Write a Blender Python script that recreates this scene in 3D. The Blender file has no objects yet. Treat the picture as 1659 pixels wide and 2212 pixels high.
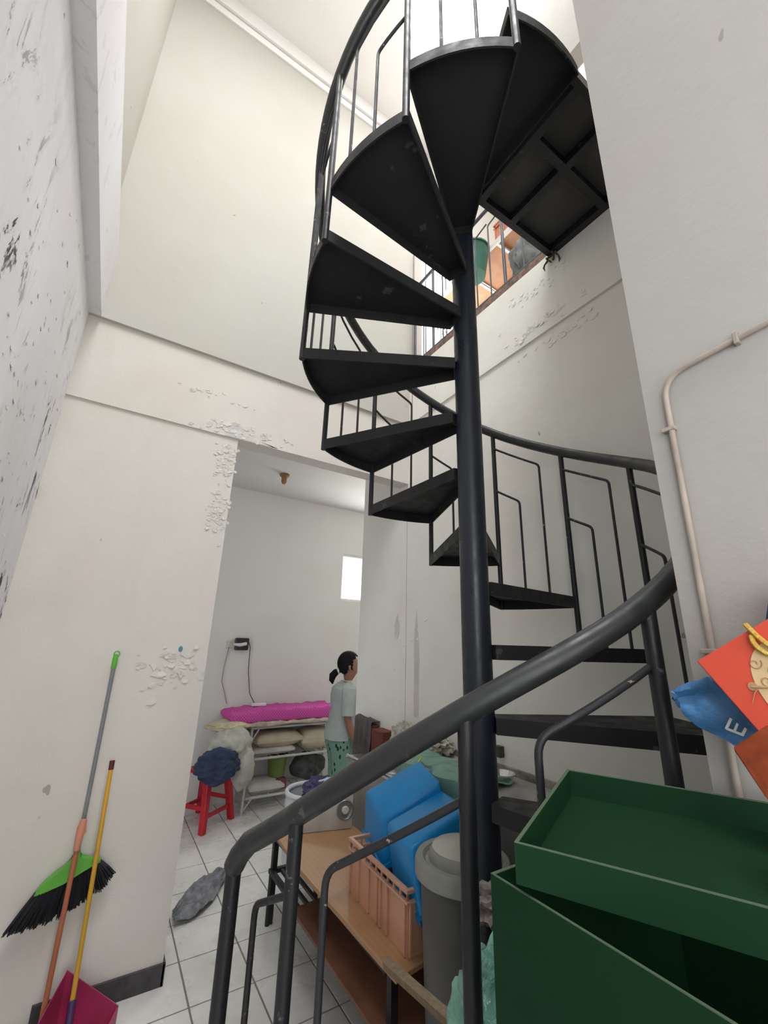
import bpy, bmesh, math, random
from mathutils import Vector, Matrix, noise
random.seed(7)
C = bpy.context.scene.collection
SC = bpy.context.scene
R = math.radians

# ------------------------------------------------------------------ camera
F = 905.06
pitch, yaw, roll = 0.300686, 0.558396, 0.0287956
CAM = Vector((0, 0, 1.6))
fw = Vector((math.sin(yaw)*math.cos(pitch), math.cos(yaw)*math.cos(pitch), math.sin(pitch)))
r0 = Vector((math.cos(yaw), -math.sin(yaw), 0)); u0 = r0.cross(fw)
rt = r0*math.cos(roll)+u0*math.sin(roll); up = -r0*math.sin(roll)+u0*math.cos(roll)
cd = bpy.data.cameras.new('camera'); cam = bpy.data.objects.new('camera', cd); C.objects.link(cam)
cam.matrix_world = Matrix(((rt.x, up.x, -fw.x, CAM.x), (rt.y, up.y, -fw.y, CAM.y), (rt.z, up.z, -fw.z, CAM.z), (0, 0, 0, 1)))
cd.sensor_fit = 'HORIZONTAL'; cd.sensor_width = 36; cd.lens = F*36/1659; cd.clip_start = 0.02; cd.clip_end = 200
SC.camera = cam

# ------------------------------------------------------------------ sky, daylight, exposure
w = bpy.data.worlds.new('world'); SC.world = w; w.use_nodes = True
bg = w.node_tree.nodes['Background']; bg.inputs['Color'].default_value = (0.93, 0.97, 1.0, 1); bg.inputs['Strength'].default_value = 3.0

def area(name, loc, rot, sx, sy, power, col=(1, 1, 1)):
    d = bpy.data.lights.new(name, 'AREA'); d.shape = 'RECTANGLE'; d.size = sx; d.size_y = sy; d.energy = power; d.color = col
    o = bpy.data.objects.new(name, d); C.objects.link(o); o.location = loc; o.rotation_euler = rot
    return o
area('stairwell_top_fill', (0.05, 0.0, 7.0), (0, 0, 0), 0.9, 1.8, 66, (0.98, 0.99, 1.0))          # top light added in an unseen roof opening over the stairwell
area('landing_skylight_daylight', (1.775, 1.1, 7.02), (0, 0, 0), 0.95, 1.5, 28, (1.0, 1.0, 1.0))   # through the roof-light over the landing
area('hall_top_fill', (0.05, -1.42, 7.0), (0, 0, 0), 0.9, 0.9, 22, (0.96, 0.98, 1.0))     # extra top light, added in a small unseen roof opening over the hall
area('upstairs_window_daylight', (3.2, 2.66, 5.1), (R(-90), 0, 0), 2.2, 1.9, 110, (1.0, 0.99, 0.97)) # window_2
area('kitchen_window_daylight', (3.0, 4.93, 2.35), (R(-90), 0, 0), 0.9, 0.9, 26, (1.0, 0.99, 0.97))  # window_1
area('hall_front_fill', (0.15, -2.45, 1.6), (R(90), 0, 0), 1.0, 2.1, 26, (1.0, 0.98, 0.95))       # frontal fill added behind the camera to brighten floor and back wall
area('hall_side_fill', (-0.46, -1.25, 2.1), (0, R(-90), 0), 1.8, 1.5, 4, (0.97, 0.99, 1.0))   # side fill added in an unseen left-wall gap, for the right wall
SC.view_settings.view_transform = 'Standard'; SC.view_settings.look = 'None'
SC.view_settings.gamma = 1; SC.view_settings.use_curve_mapping = False; SC.view_settings.exposure = 0.4

# ------------------------------------------------------------------ helpers
ROOT = {}
def obj(name, bm, m, parent=None, smooth=False, recalc=True, kind=None, label=None):
    """link bm (authored in room coordinates) as ONE mesh object"""
    org = ROOT.get(parent, Vector((0, 0, 0))) if parent else Vector((0, 0, 0))
    if recalc: bmesh.ops.recalc_face_normals(bm, faces=bm.faces[:])
    if org.length: bmesh.ops.translate(bm, vec=-org, verts=bm.verts[:])
    me = bpy.data.meshes.new(name); bm.to_mesh(me); bm.free()
    if smooth:
        for p in me.polygons: p.use_smooth = True
        me.set_sharp_from_angle(angle=R(38))
    o = bpy.data.objects.new(name, me); C.objects.link(o)
    if m: me.materials.append(m)
    if parent: o.parent = parent; ROOT[o] = org
    if kind: o['kind'] = kind
    if label: o['label'] = label
    return o
def thing(name, label, cat, loc, group=None):
    o = bpy.data.objects.new(name, None); C.objects.link(o); o.location = loc; o.empty_display_size = 0.1
    o['label'] = label; o['category'] = cat
    if group: o['group'] = group
    ROOT[o] = Vector(loc); return o
def tag(o, label, cat, group=None):
    o['label'] = label; o['category'] = cat
    if group: o['group'] = group
    return o
def single(name, bm, m, label, cat, loc=None, **k):
    """a thing that is one mesh, its origin at its base"""
    if loc is not None:
        bmesh.ops.translate(bm, vec=-Vector(loc), verts=bm.verts[:])
    o = obj(name, bm, m, **k)
    if loc is not None: o.location = loc
    ROOT[o] = Vector(loc) if loc is not None else Vector((0, 0, 0))
    return tag(o, label, cat)
def struct(name, bm, m, **k):
    o = obj(name, bm, m, **k); o['kind'] = 'structure'; ROOT[o] = Vector((0, 0, 0)); return o
def B(): return bmesh.new()
def box(bm, a, b, bev=0):
    x0, y0, z0 = a; x1, y1, z1 = b
    v = [bm.verts.new(p) for p in ((x0,y0,z0),(x1,y0,z0),(x1,y1,z0),(x0,y1,z0),(x0,y0,z1),(x1,y0,z1),(x1,y1,z1),(x0,y1,z1))]
    fs = [bm.faces.new([v[i] for i in q]) for q in ((0,3,2,1),(4,5,6,7),(0,1,5,4),(1,2,6,5),(2,3,7,6),(3,0,4,7))]
    if bev:
        es = list({e for f in fs for e in f.edges})
        bmesh.ops.bevel(bm, geom=es, offset=bev, segments=2, affect='EDGES', profile=0.5)
    return bm
def hexa(bm, p, bev=0, seg=2):
    """8 corners: bottom loop of 4, top loop of 4"""
    v = [bm.verts.new(q) for q in p]
    fs = [bm.faces.new([v[i] for i in q]) for q in ((0,3,2,1),(4,5,6,7),(0,1,5,4),(1,2,6,5),(2,3,7,6),(3,0,4,7))]
    if bev:
        es = list({e for f in fs for e in f.edges})
        bmesh.ops.bevel(bm, geom=es, offset=bev, segments=seg, affect='EDGES', profile=0.5)
    return bm
def prism(bm, pts, z0, z1):
    """vertical extrusion of an xy polygon"""
    lo = [bm.verts.new((x, y, z0)) for x, y in pts]; hi = [bm.verts.new((x, y, z1)) for x, y in pts]
    bm.faces.new(lo[::-1]); bm.faces.new(hi); n = len(pts)
    for i in range(n): bm.faces.new((lo[i], lo[(i+1) % n], hi[(i+1) % n], hi[i]))
    return bm
def tube(bm, pts, r, seg=12, cap=True, r_end=None):
    pts = [Vector(p) for p in pts]; n = len(pts); rings = []
    t0 = (pts[1]-pts[0]).normalized(); a = Vector((0, 0, 1)) if abs(t0.z) < 0.9 else Vector((1, 0, 0))
    nrm = t0.cross(a).normalized()
    for i, p in enumerate(pts):
        if i == 0: t = t0
        elif i == n-1: t = (pts[-1]-pts[-2]).normalized()
        else: t = ((pts[i+1]-p).normalized()+(p-pts[i-1]).normalized()).normalized()
        nrm = (nrm - t*nrm.dot(t)).normalized(); bi = t.cross(nrm)
        rr = r[i] if isinstance(r, (list, tuple)) else r
        rings.append([bm.verts.new(p+(nrm*math.cos(2*math.pi*k/seg)+bi*math.sin(2*math.pi*k/seg))*rr) for k in range(seg)])
    for A, Bq in zip(rings, rings[1:]):
        for k in range(seg): bm.faces.new((A[k], A[(k+1) % seg], Bq[(k+1) % seg], Bq[k]))
    if cap: bm.faces.new(rings[0][::-1]); bm.faces.new(rings[-1])
    return bm
def arcpts(a, b, c, rad, n=5):
    """polyline a-b-c with the corner b rounded"""
    a, b, c = Vector(a), Vector(b), Vector(c)
    d1 = (a-b).normalized(); d2 = (c-b).normalized(); p1 = b+d1*rad; p2 = b+d2*rad
    out = [a]
    for i in range(n+1):
        t = i/n; out.append(p1*(1-t)**2+b*2*t*(1-t)+p2*t*t)
    return out+[c]
def lathe(bm, prof, c, seg=32, axis=Vector((0, 0, 1)), close=False):
    """prof = [(r, h)] round axis through c"""
    c = Vector(c); ax = axis.normalized(); a = Vector((1, 0, 0)) if abs(ax.x) < .9 else Vector((0, 1, 0))
    e1 = ax.cross(a).normalized(); e2 = ax.cross(e1); rings = []
    for r, h in prof:
        if r < 1e-6: rings.append([bm.verts.new(c+ax*h)])
        else: rings.append([bm.verts.new(c+ax*h+(e1*math.cos(2*math.pi*k/seg)+e2*math.sin(2*math.pi*k/seg))*r) for k in range(seg)])
    for A, Q in zip(rings, rings[1:]):
        for k in range(seg):
            k2 = (k+1) % seg
            if len(A) == 1 and len(Q) == 1: continue
            if len(A) == 1: bm.faces.new((A[0], Q[k2], Q[k]))
            elif len(Q) == 1: bm.faces.new((A[k], A[k2], Q[0]))
            else: bm.faces.new((A[k], A[k2], Q[k2], Q[k]))
    return bm
def blob(bm, c, s, amp=0.15, freq=6, sub=4, rot=None, seed=0, folds=None, flat=None):
    """crumpled cloth heap: displaced sphere; flat = z below which it is pressed flat"""
    q = bmesh.ops.create_icosphere(bm, subdivisions=sub, radius=1)['verts']; c = Vector(c); s = Vector(s)
    for v in q:
        d = v.co.copy(); n = noise.noise(d*freq*0.35+Vector((seed, 0, 0)))*0.6+noise.noise(d*freq+Vector((0, seed, 0)))*0.4
        if folds: n += folds*abs(math.sin(d.x*9+d.y*5+3*noise.noise(d*2+Vector((seed, 1, 2)))))-folds/2
        p = d*(1+amp*n*2); p = Vector((p.x*s.x, p.y*s.y, p.z*s.z))
        if rot: p = rot @ p
        v.co = c+p
        if flat is not None and v.co.z < flat: v.co.z = flat+0.002*noise.noise(v.co*40)
    return bm
def sheet(bm, fn, nu, nv, th=0.003):
    """thin cloth or plastic surface fn(u,v)->Vector, with thickness"""
    g = [[Vector(fn(i/nu, j/nv)) for j in range(nv+1)] for i in range(nu+1)]
    top = [[None]*(nv+1) for _ in range(nu+1)]; bot = [[None]*(nv+1) for _ in range(nu+1)]
    for i in range(nu+1):
        for j in range(nv+1):
            du = g[min(i+1, nu)][j]-g[max(i-1, 0)][j]; dv = g[i][min(j+1, nv)]-g[i][max(j-1, 0)]
            n = du.cross(dv); n = n.normalized() if n.length > 1e-9 else Vector((0, 0, 1))
            top[i][j] = bm.verts.new(g[i][j]+n*th/2); bot[i][j] = bm.verts.new(g[i][j]-n*th/2)
    for i in range(nu):
        for j in range(nv):
            bm.faces.new((top[i][j], top[i+1][j], top[i+1][j+1], top[i][j+1])); bm.faces.new((bot[i][j+1], bot[i+1][j+1], bot[i+1][j], bot[i][j]))
    for i in range(nu):
        bm.faces.new((top[i][0], bot[i][0], bot[i+1][0], top[i+1][0])); bm.faces.new((top[i+1][nv], bot[i+1][nv], bot[i][nv], top[i][nv]))
    for j in range(nv):
        bm.faces.new((top[0][j+1], bot[0][j+1], bot[0][j], top[0][j])); bm.faces.new((top[nu][j], bot[nu][j], bot[nu][j+1], top[nu][j+1]))
    return bm
def loft(bm, rings, seg=24, cap=False):
    """rings = [(cx, cy, cz, rx, ry)]"""
    rs = [[bm.verts.new((cx+rx*math.cos(2*math.pi*k/seg), cy+ry*math.sin(2*math.pi*k/seg), cz)) for k in range(seg)] for cx, cy, cz, rx, ry in rings]
    for A, Q in zip(rs, rs[1:]):
        for k in range(seg): bm.faces.new((A[k], A[(k+1) % seg], Q[(k+1) % seg], Q[k]))
    if cap: bm.faces.new(rs[0][::-1]); bm.faces.new(rs[-1])
    return bm
def lerp(a, b, t): return Vector(a)*(1-t)+Vector(b)*t

# ------------------------------------------------------------------ materials
def nt(name):
    m = bpy.data.materials.new(name); m.use_nodes = True; t = m.node_tree
    return m, t, t.nodes['Principled BSDF']
def node(t, k, **kw):
    n = t.nodes.new(k)
    for a, b in kw.items(): setattr(n, a, b)
    return n
def ramp(t, fac, stops):
    n = node(t, 'ShaderNodeValToRGB'); t.links.new(fac, n.inputs[0]); e = n.color_ramp.elements
    while len(e) < len(stops): e.new(0.5)
    for i, (p, c) in enumerate(stops): e[i].position = p; e[i].color = (c[0], c[1], c[2], 1) if isinstance(c, (tuple, list)) else (c, c, c, 1)
    return n.outputs[0]
def mix(t, fac, a, b):
    n = node(t, 'ShaderNodeMix', data_type='RGBA')
    if isinstance(fac, (int, float)): n.inputs[0].default_value = fac
    else: t.links.new(fac, n.inputs[0])
    for s, v in ((n.inputs[6], a), (n.inputs[7], b)):
        if isinstance(v, (tuple, list)): s.default_value = (v[0], v[1], v[2], 1)
        else: t.links.new(v, s)
    return n.outputs[2]
def nz(t, scale, detail=3, sc=(1, 1, 1), rough=0.5, dist=0, obj_co=False, out=0):
    co = node(t, 'ShaderNodeTexCoord') if obj_co else node(t, 'ShaderNodeNewGeometry')
    mp = node(t, 'ShaderNodeMapping'); t.links.new(co.outputs['Object' if obj_co else 'Position'], mp.inputs[0]); mp.inputs['Scale'].default_value = sc
    n = node(t, 'ShaderNodeTexNoise'); n.inputs['Scale'].default_value = scale; n.inputs['Detail'].default_value = detail
    n.inputs['Roughness'].default_value = rough; n.inputs['Distortion'].default_value = dist; t.links.new(mp.outputs[0], n.inputs[0])
    return n.outputs[out]
def math_(t, op, a, b=0.0):
    n = node(t, 'ShaderNodeMath', operation=op)
    for s, v in ((n.inputs[0], a), (n.inputs[1], b)):
        if isinstance(v, (int, float)): s.default_value = v
        else: t.links.new(v, s)
    return n.outputs[0]
def bump(t, bs, h, strength=0.2, dist=0.01):
    b = node(t, 'ShaderNodeBump'); b.inputs['Strength'].default_value = strength; b.inputs['Distance'].default_value = dist
    t.links.new(h, b.inputs['Height']); t.links.new(b.outputs[0], bs.inputs['Normal'])
def plain(name, col, rough=0.5, metal=0, var=0.12, scale=8, bmp=0.0, bscale=60, obj_co=True, spec=0.5):
    m, t, bs = nt(name)
    a = nz(t, scale, 4, obj_co=obj_co); c2 = tuple(max(0, x*(1-var)) for x in col); c1 = tuple(min(1, x*(1+var)) for x in col)
    t.links.new(ramp(t, a, [(0.3, c2), (0.7, c1)]), bs.inputs['Base Color'])
    bs.inputs['Roughness'].default_value = rough; bs.inputs['Metallic'].default_value = metal; bs.inputs['Specular IOR Level'].default_value = spec
    if bmp: bump(t, bs, nz(t, bscale, 3, obj_co=obj_co), bmp, 0.004)
    return m
def worn(name, col, chip, thr=0.62, scale=9, rough=0.4, sc=(1, 1, 1), chip2=None, spec=0.5):
    """painted metal with chipped spots of a second colour"""
    m, t, bs = nt(name)
    a = nz(t, scale, 6, sc=sc, rough=0.7); k = ramp(t, a, [(thr, 0.0), (thr+0.03, 1.0)])
    v = nz(t, 3, 2); base = ramp(t, v, [(0.3, tuple(x*0.85 for x in col)), (0.7, tuple(x*1.2 for x in col))])
    c = mix(t, k, base, chip)
    if chip2:
        k2 = ramp(t, nz(t, scale*2.3, 4, rough=0.6), [(0.66, 0.0), (0.69, 1.0)]); c = mix(t, k2, c, chip2)
    t.links.new(c, bs.inputs['Base Color']); bs.inputs['Specular IOR Level'].default_value = spec
    t.links.new(ramp(t, nz(t, 20, 3), [(0.3, rough-0.1), (0.7, rough+0.15)]), bs.inputs['Roughness'])
    bump(t, bs, nz(t, 90, 3), 0.15, 0.002)
    return m
def plaster(name, col, spots=0.0, stain=(0.55, 0.5, 0.42), spotcol=(0.09, 0.085, 0.1), streak=0.1, spotz=None, rough=0.85, sthr=0.585):
    m, t, bs = nt(name)
    big = nz(t, 0.9, 3); med = nz(t, 3.5, 5, rough=0.6)
    c = ramp(t, big, [(0.35, (col[0]*0.97, col[1]*0.945, col[2]*0.93)), (0.5, col), (0.68, (col[0]*1.0, col[1]*0.965, col[2]*0.975))])
    st = ramp(t, med, [(0.5, 0.0), (0.8, 1.0)]); c = mix(t, math_(t, 'MULTIPLY', st, streak), c, stain)
    # vertical water runs
    run = ramp(t, nz(t, 6, 4, sc=(1, 1, 0.07)), [(0.62, 0.0), (0.75, 1.0)]); c = mix(t, math_(t, 'MULTIPLY', run, streak*0.8), c, stain)
    # sparse pinholes and scuffs
    pin = ramp(t, nz(t, 14, 2, sc=(1, 1, 0.6)), [(0.765, 0.0), (0.78, 1.0)]); c = mix(t, math_(t, 'MULTIPLY', pin, 0.6), c, (0.22, 0.2, 0.17))
    h = math_(t, 'ADD', math_(t, 'MULTIPLY', nz(t, 5, 6, rough=0.6), 1.0), math_(t, 'MULTIPLY', nz(t, 70, 2), 0.06))
    if spots:
        area_ = ramp(t, nz(t, 1.5, 2), [(0.36, 0.0), (0.52, 1.0)])
        chips = ramp(t, nz(t, 10, 6, sc=(1, 1.0, 0.38), rough=0.68, dist=0.8), [(sthr, 0.0), (sthr+0.03, 1.0)])
        k = math_(t, 'MULTIPLY', math_(t, 'MULTIPLY', area_, chips), spots)
        if spotz:
            g = node(t, 'ShaderNodeNewGeometry'); sx = node(t, 'ShaderNodeSeparateXYZ'); t.links.new(g.outputs['Position'], sx.inputs[0])
            mr = node(t, 'ShaderNodeMapRange'); t.links.new(sx.outputs[2], mr.inputs[0]); mr.inputs[1].default_value = spotz[0]; mr.inputs[2].default_value = spotz[1]
            k = math_(t, 'MULTIPLY', k, mr.outputs[0])
            m2 = node(t, 'ShaderNodeMapRange'); t.links.new(sx.outputs[2], m2.inputs[0]); m2.inputs[1].default_value = 3.25; m2.inputs[2].default_value = 2.75; k = math_(t, 'MULTIPLY', k, m2.outputs[0])
        halo = ramp(t, nz(t, 10, 6, sc=(1, 1.0, 0.38), rough=0.68, dist=0.8), [(sthr-0.09, 0.0), (sthr, 1.0)])
        c = mix(t, math_(t, 'MULTIPLY', math_(t, 'MULTIPLY', halo, area_), 0.12 if spots > 0.5 else 0.03), c, (0.4, 0.4, 0.43))
        c = mix(t, k, c, spotcol); h = math_(t, 'SUBTRACT', h, math_(t, 'MULTIPLY', k, 0.5))
    t.links.new(c, bs.inputs['Base Color']); bs.inputs['Roughness'].default_value = rough; bs.inputs['Specular IOR Level'].default_value = 0.25
    bump(t, bs, h, 0.35, 0.012)
    return m
M = {}
M['left'] = plaster('blistered_blue_white_plaster', (0.84, 0.845, 0.87), spots=1.0, streak=0.12, stain=(0.6, 0.58, 0.6), spotz=(0.9, 1.8))
M['left2'] = plaster('blue_white_beam_plaster', (0.82, 0.825, 0.85), spots=0.12, streak=0.12, stain=(0.6, 0.58, 0.6))
M['cream'] = plaster('cream_plaster', (0.555, 0.55, 0.505), streak=0.10)
M['creamlow'] = plaster('lower_cream_plaster', (0.74, 0.71, 0.66), streak=0.16)
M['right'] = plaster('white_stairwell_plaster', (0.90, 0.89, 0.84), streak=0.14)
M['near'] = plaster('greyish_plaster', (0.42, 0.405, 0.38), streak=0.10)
M['ceil'] = plaster('white_ceiling_paint', (0.93, 0.93, 0.92), streak=0.03)
M['grey'] = plaster('cool_grey_white_plaster', (0.66, 0.66, 0.635), streak=0.12)
M['black'] = worn('black_painted_steel', (0.012, 0.013, 0.016), (0.16, 0.12, 0.10), thr=0.70, scale=12, chip2=(0.10, 0.10, 0.11), rough=0.42)
M['tread'] = worn('black_painted_tread_steel', (0.020, 0.020, 0.021), (0.12, 0.11, 0.10), thr=0.68, scale=5, chip2=(0.07, 0.07, 0.07), rough=0.55, spec=0.3)
M['pole'] = worn('blue_black_pole_paint', (0.012, 0.016, 0.025), (0.30, 0.27, 0.20), thr=0.735, scale=7, sc=(1, 1, 0.5), rough=0.36)
M['rail'] = worn('dusty_black_rail_paint', (0.024, 0.026, 0.027), (0.26, 0.235, 0.20), thr=0.685, scale=14, rough=0.40, chip2=(0.09, 0.085, 0.075))
M['bal'] = worn('rust_flecked_baluster_paint', (0.02, 0.02, 0.024), (0.20, 0.09, 0.055), thr=0.64, scale=16, chip2=(0.35, 0.3, 0.25), rough=0.5)

# ------------------------------------------------------------------ setting: shell
XL, XR, YB, XN, YN = -0.44, 1.94, 2.736, 0.88, 0.372
ZC = 7.04
b = B(); box(b, (XL-0.15, -0.5, 0), (XL, YB+0.12, 3.44)); box(b, (XL-0.15, -2.5, 0), (XL, -2.0, 3.44)); box(b, (XL-0.15, -2.0, 0), (XL, -0.5, 1.2)); box(b, (XL-0.15, -2.0, 3.0), (XL, -0.5, 3.44)); wl = struct('wall_left', b, M['left'])  # gap behind the camera is added to let the side fill in
b = B(); box(b, (XL, YB, 0), (0.52, YB+0.12, 2.89)); wb = struct('wall_back', b, M['creamlow'])
b = B(); box(b, (XL, YB-0.012, 2.89), (XR, YB+0.12, 3.44)); tb = struct('trim_1', b, M['creamlow'])
b = B(); box(b, (XL-0.15, YB-0.036, 3.44), (XR, YB+0.12, ZC)); wub = struct('wall_back_upper', b, M['cream'])
b = B(); box(b, (XL-0.15, -2.5, 3.44), (-0.375, YB-0.036, 3.93)); struct('trim_2', b, M['left2'])
b = B(); box(b, (XL-0.15, -2.5, 3.93), (-0.455, YB-0.036, ZC)); struct('wall_left_upper', b, M['cream'])
b = B(); box(b, (XR, YN-0.12, 0), (XR+0.12, 3.475, 3.44)); wr = struct('wall_right', b, M['right'])
b = B(); box(b, (XR-0.015, YN, 3.44), (XR+0.12, YB-0.036, 3.97)); tr = struct('trim_3', b, M['right'])
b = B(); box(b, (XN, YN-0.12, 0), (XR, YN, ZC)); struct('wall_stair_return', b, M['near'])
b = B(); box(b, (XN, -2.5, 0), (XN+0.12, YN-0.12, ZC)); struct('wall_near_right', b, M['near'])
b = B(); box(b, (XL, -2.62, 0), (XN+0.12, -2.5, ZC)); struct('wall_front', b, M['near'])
# cornice at the head of the upper back wall
b = B(); box(b, (-0.455, YB-0.075, ZC-0.16), (XR, YB-0.036, ZC)); box(b, (-0.455, YB-0.052, ZC-0.25), (XR, YB-0.036, ZC-0.17)); struct('trim_4', b, M['ceil'])
# ceiling, with out-of-view openings added to light hall and stairwell
b = B()
xs_ = (-0.6, -0.42, 0.52, 1.25, 2.3, 5.2); ys_ = (-2.62, -1.9, -0.95, -0.92, 0.3, 0.92, 1.9, 3.0)
for i in range(5):
    for j in range(7):
        mx, my = (xs_[i]+xs_[i+1])/2, (ys_[j]+ys_[j+1])/2
        if -0.42 < mx < 0.52 and (-1.9 < my < -0.95 or -0.92 < my < 0.92): continue      # two unseen openings added for light over hall and stairwell
        if 1.25 < mx < 2.3 and 0.3 < my < 1.9: continue                            # roof-light over the landing
        box(b, (xs_[i], ys_[j], ZC), (xs_[i+1], ys_[j+1], ZC+0.1))
struct('ceiling', b, M['ceil'])
# upstairs room beyond the stairwell
b = B(); box(b, (XR-0.015, YN, 3.97), (5.2, YB+0.12, 4.03)); struct('floor_upstairs', b, plain('rusty_slab_edge', (0.20, 0.13, 0.10), 0.8, var=0.5, scale=30, bmp=0.5))
b = B(); box(b, (5.08, -2.6, 4.03), (5.2, YB+0.12, ZC)); struct('wall_upstairs_right', b, M['cream'])
b = B(); box(b, (XR, YN-0.12, 4.03), (5.08, YN, ZC)); struct('wall_upstairs_front', b, M['near'])
b = B(); box(b, (XR, YN, 5.45), (XR+0.12, 1.25, ZC)); struct('wall_landing_header', b, M['near'])
b = B()
for a, c in (((XR, 4.03), (2.06, ZC)), ((4.4, 4.03), (5.08, ZC)), ((2.06, 4.03), (4.4, 4.10)), ((2.06, 6.2), (4.4, ZC))): box(b, (a[0], YB-0.036, a[1]), (c[0], YB+0.12, c[1]))
struct('wall_upstairs_back', b, M['cream'])
wn = B(); FR = plain('white_window_frame', (0.75, 0.75, 0.74), 0.4)
for x in (2.06, 2.62, 3.2, 3.78, 4.37): box(wn, (x, YB, 4.10), (x+0.03, YB+0.04, 6.2))
for z in (4.10, 5.0, 6.17): box(wn, (2.06, YB+0.002, z), (4.4, YB+0.038, z+0.03))
w2 = struct('window_2', wn, FR)
gl, t, bs = nt('clear_glass'); bs.inputs['Base Color'].default_value = (0.95, 1, 1, 1); bs.inputs['Transmission Weight'].default_value = 1; bs.inputs['Roughness'].default_value = 0.02; bs.inputs['IOR'].default_value = 1.1
M['glass'] = gl
for i in range(4):
    b = B(); x0 = 2.09+0.575*i; box(b, (x0, YB+0.015, 4.13), (x0+0.53, YB+0.02, 6.17)); obj('pane', b, gl, w2)
GR = plain('grey_steel_rail', (0.09, 0.10, 0.115), 0.5, 0.2, var=0.3)
for i in range(7):
    b = B(); x = 2.1+i*0.09; tube(b, [(x, YB-0.05, 4.06), (x, YB-0.05, 5.7)], 0.006, 6); obj('grille_bar', b, GR, w2)
for x0, z0 in ((2.11, 4.9), (2.29, 4.6), (2.29, 5.3), (2.47, 4.95)):
    b = B(); pts = [(x0+0.07*math.cos(a)*(1-a/9), YB-0.058, z0+0.07*math.sin(a)*(1-a/9)) for a in [i*0.4 for i in range(18)]]
    tube(b, pts, 0.004, 5); obj('grille_scroll', b, GR, w2)

# kitchen / laundry room behind the doorway
b = B(); box(b, (-1.2, 5.0, 0), (2.50, 5.12, 3.34)); box(b, (3.3, 5.0, 0), (4.3, 5.12, 3.34)); box(b, (2.50, 5.0, 0), (3.3, 5.12, 2.10)); box(b, (2.50, 5.0, 2.72), (3.3, 5.12, 3.34))
struct('wall_kitchen_back', b, M['grey'])
b = B(); box(b, (-1.3, 2.86, 0), (-1.2, 5.12, 3.34)); struct('wall_kitchen_left', b, M['grey'])
b = B(); box(b, (4.2, 3.475, 0), (4.3, 5.0, 3.34)); struct('wall_kitchen_right', b, M['grey'])
b = B(); box(b, (XR+0.12, 3.355, 0), (4.3, 3.475, 3.34)); struct('wall_kitchen_front', b, M['grey'])
b = B(); box(b, (-1.3, YB+0.12, 3.34), (4.3, 5.12, 3.44)); ck = struct('ceiling_kitchen', b, M['grey'])
# glass block window
wn = B(); box(wn, (2.50, 5.02, 2.10), (3.3, 5.05, 2.13)); box(wn, (2.50, 5.02, 2.69), (3.3, 5.05, 2.72)); w1 = struct('window_1', wn, FR)
gb, t, bs = nt('glass_block'); bs.inputs['Base Color'].default_value = (0.95, 1, 1, 1); bs.inputs['Transmission Weight'].default_value = 0.9; bs.inputs['Roughness'].default_value = 0.25; bs.inputs['IOR'].default_value = 1.1
me0 = None
for i in range(4):
    for j in range(3):
        if me0 is None:
            b = B(); box(b, (-0.094, -0.03, -0.09), (0.094, 0.03, 0.09), 0.012); o = obj('glass_block', b, gb, w1); me0 = o.data
        else:
            o = bpy.data.objects.new('glass_block', me0); C.objects.link(o); o.parent = w1
        o.location = (2.60+0.2*i, 5.04, 2.224+0.19*j)
# floor: a bed of grout and single tiles
b = B(); box(b, (-1.3, -2.6, -0.1), (4.3, 5.12, -0.004)); fl = struct('floor', b, plain('dark_grout', (0.20, 0.185, 0.17), 0.9, obj_co=False))
def tilemat():
    m, t, bs = nt('white_floor_tile')
    a = nz(t, 2.2, 5, rough=0.6); c = ramp(t, a, [(0.3, (0.60, 0.585, 0.56)), (0.6, (0.74, 0.735, 0.71))])
    d = ramp(t, nz(t, 9, 5, rough=0.7), [(0.55, 0.0), (0.75, 1.0)]); c = mix(t, math_(t, 'MULTIPLY', d, 0.2), c, (0.38, 0.36, 0.33))
    t.links.new(c, bs.inputs['Base Color']); t.links.new(ramp(t, nz(t, 6, 3), [(0.3, 0.18), (0.7, 0.42)]), bs.inputs['Roughness']); return m
tm = tilemat(); TX, TY = 0.297, 0.326
b = B(); box(b, (-TX/2+0.004, -TY/2+0.004, -0.008), (TX/2-0.004, TY/2-0.004, 0.0), 0.0015); proto = obj('tile', b, tm, fl); first = True
for i in range(-4, 9):
    for j in range(-3, 8):
        cx, cy = 0.62+TX*(i+0.5), 2.533+TY*(j+0.5)
        if cy > 5.1 or (cy < YB and (cx < XL-0.1 or cx > XR+0.1)) or cx > 2.9 or cy < 1.6: continue
        if first: o = proto; first = False
        else: o = bpy.data.objects.new('tile', proto.data); C.objects.link(o); o.parent = fl
        o.location = (cx, cy, random.uniform(-0.0008, 0.0004)); o.rotation_euler = (random.uniform(-.002, .002), random.uniform(-.002, .002), 0)
b = B()
for i in range(-4, 9):
    for j in range(-15, -3):
        cx, cy = 0.62+TX*(i+0.5), 2.533+TY*(j+0.5)
        if cx < -0.5 or cx > 2.0 or (cx > 0.95 and cy < 0.4): continue
        box(b, (cx-TX/2+0.0025, cy-TY/2+0.0025, -0.006), (cx+TX/2-0.0025, cy+TY/2-0.0025, 0))
obj('hall_tiles', b, tm, fl, kind='stuff')
# skirting
SK = plain('dark_slate_skirting', (0.055, 0.052, 0.055), 0.5, var=0.3, scale=20)
b = B(); box(b, (0.02, YB-0.012, 0), (0.53, YB, 0.088), 0.002); struct('baseboard_back', b, SK)
b = B(); box(b, (0.52, YB-0.012, 0), (0.532, YB+0.12, 0.088)); struct('baseboard_jamb', b, SK)

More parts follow.
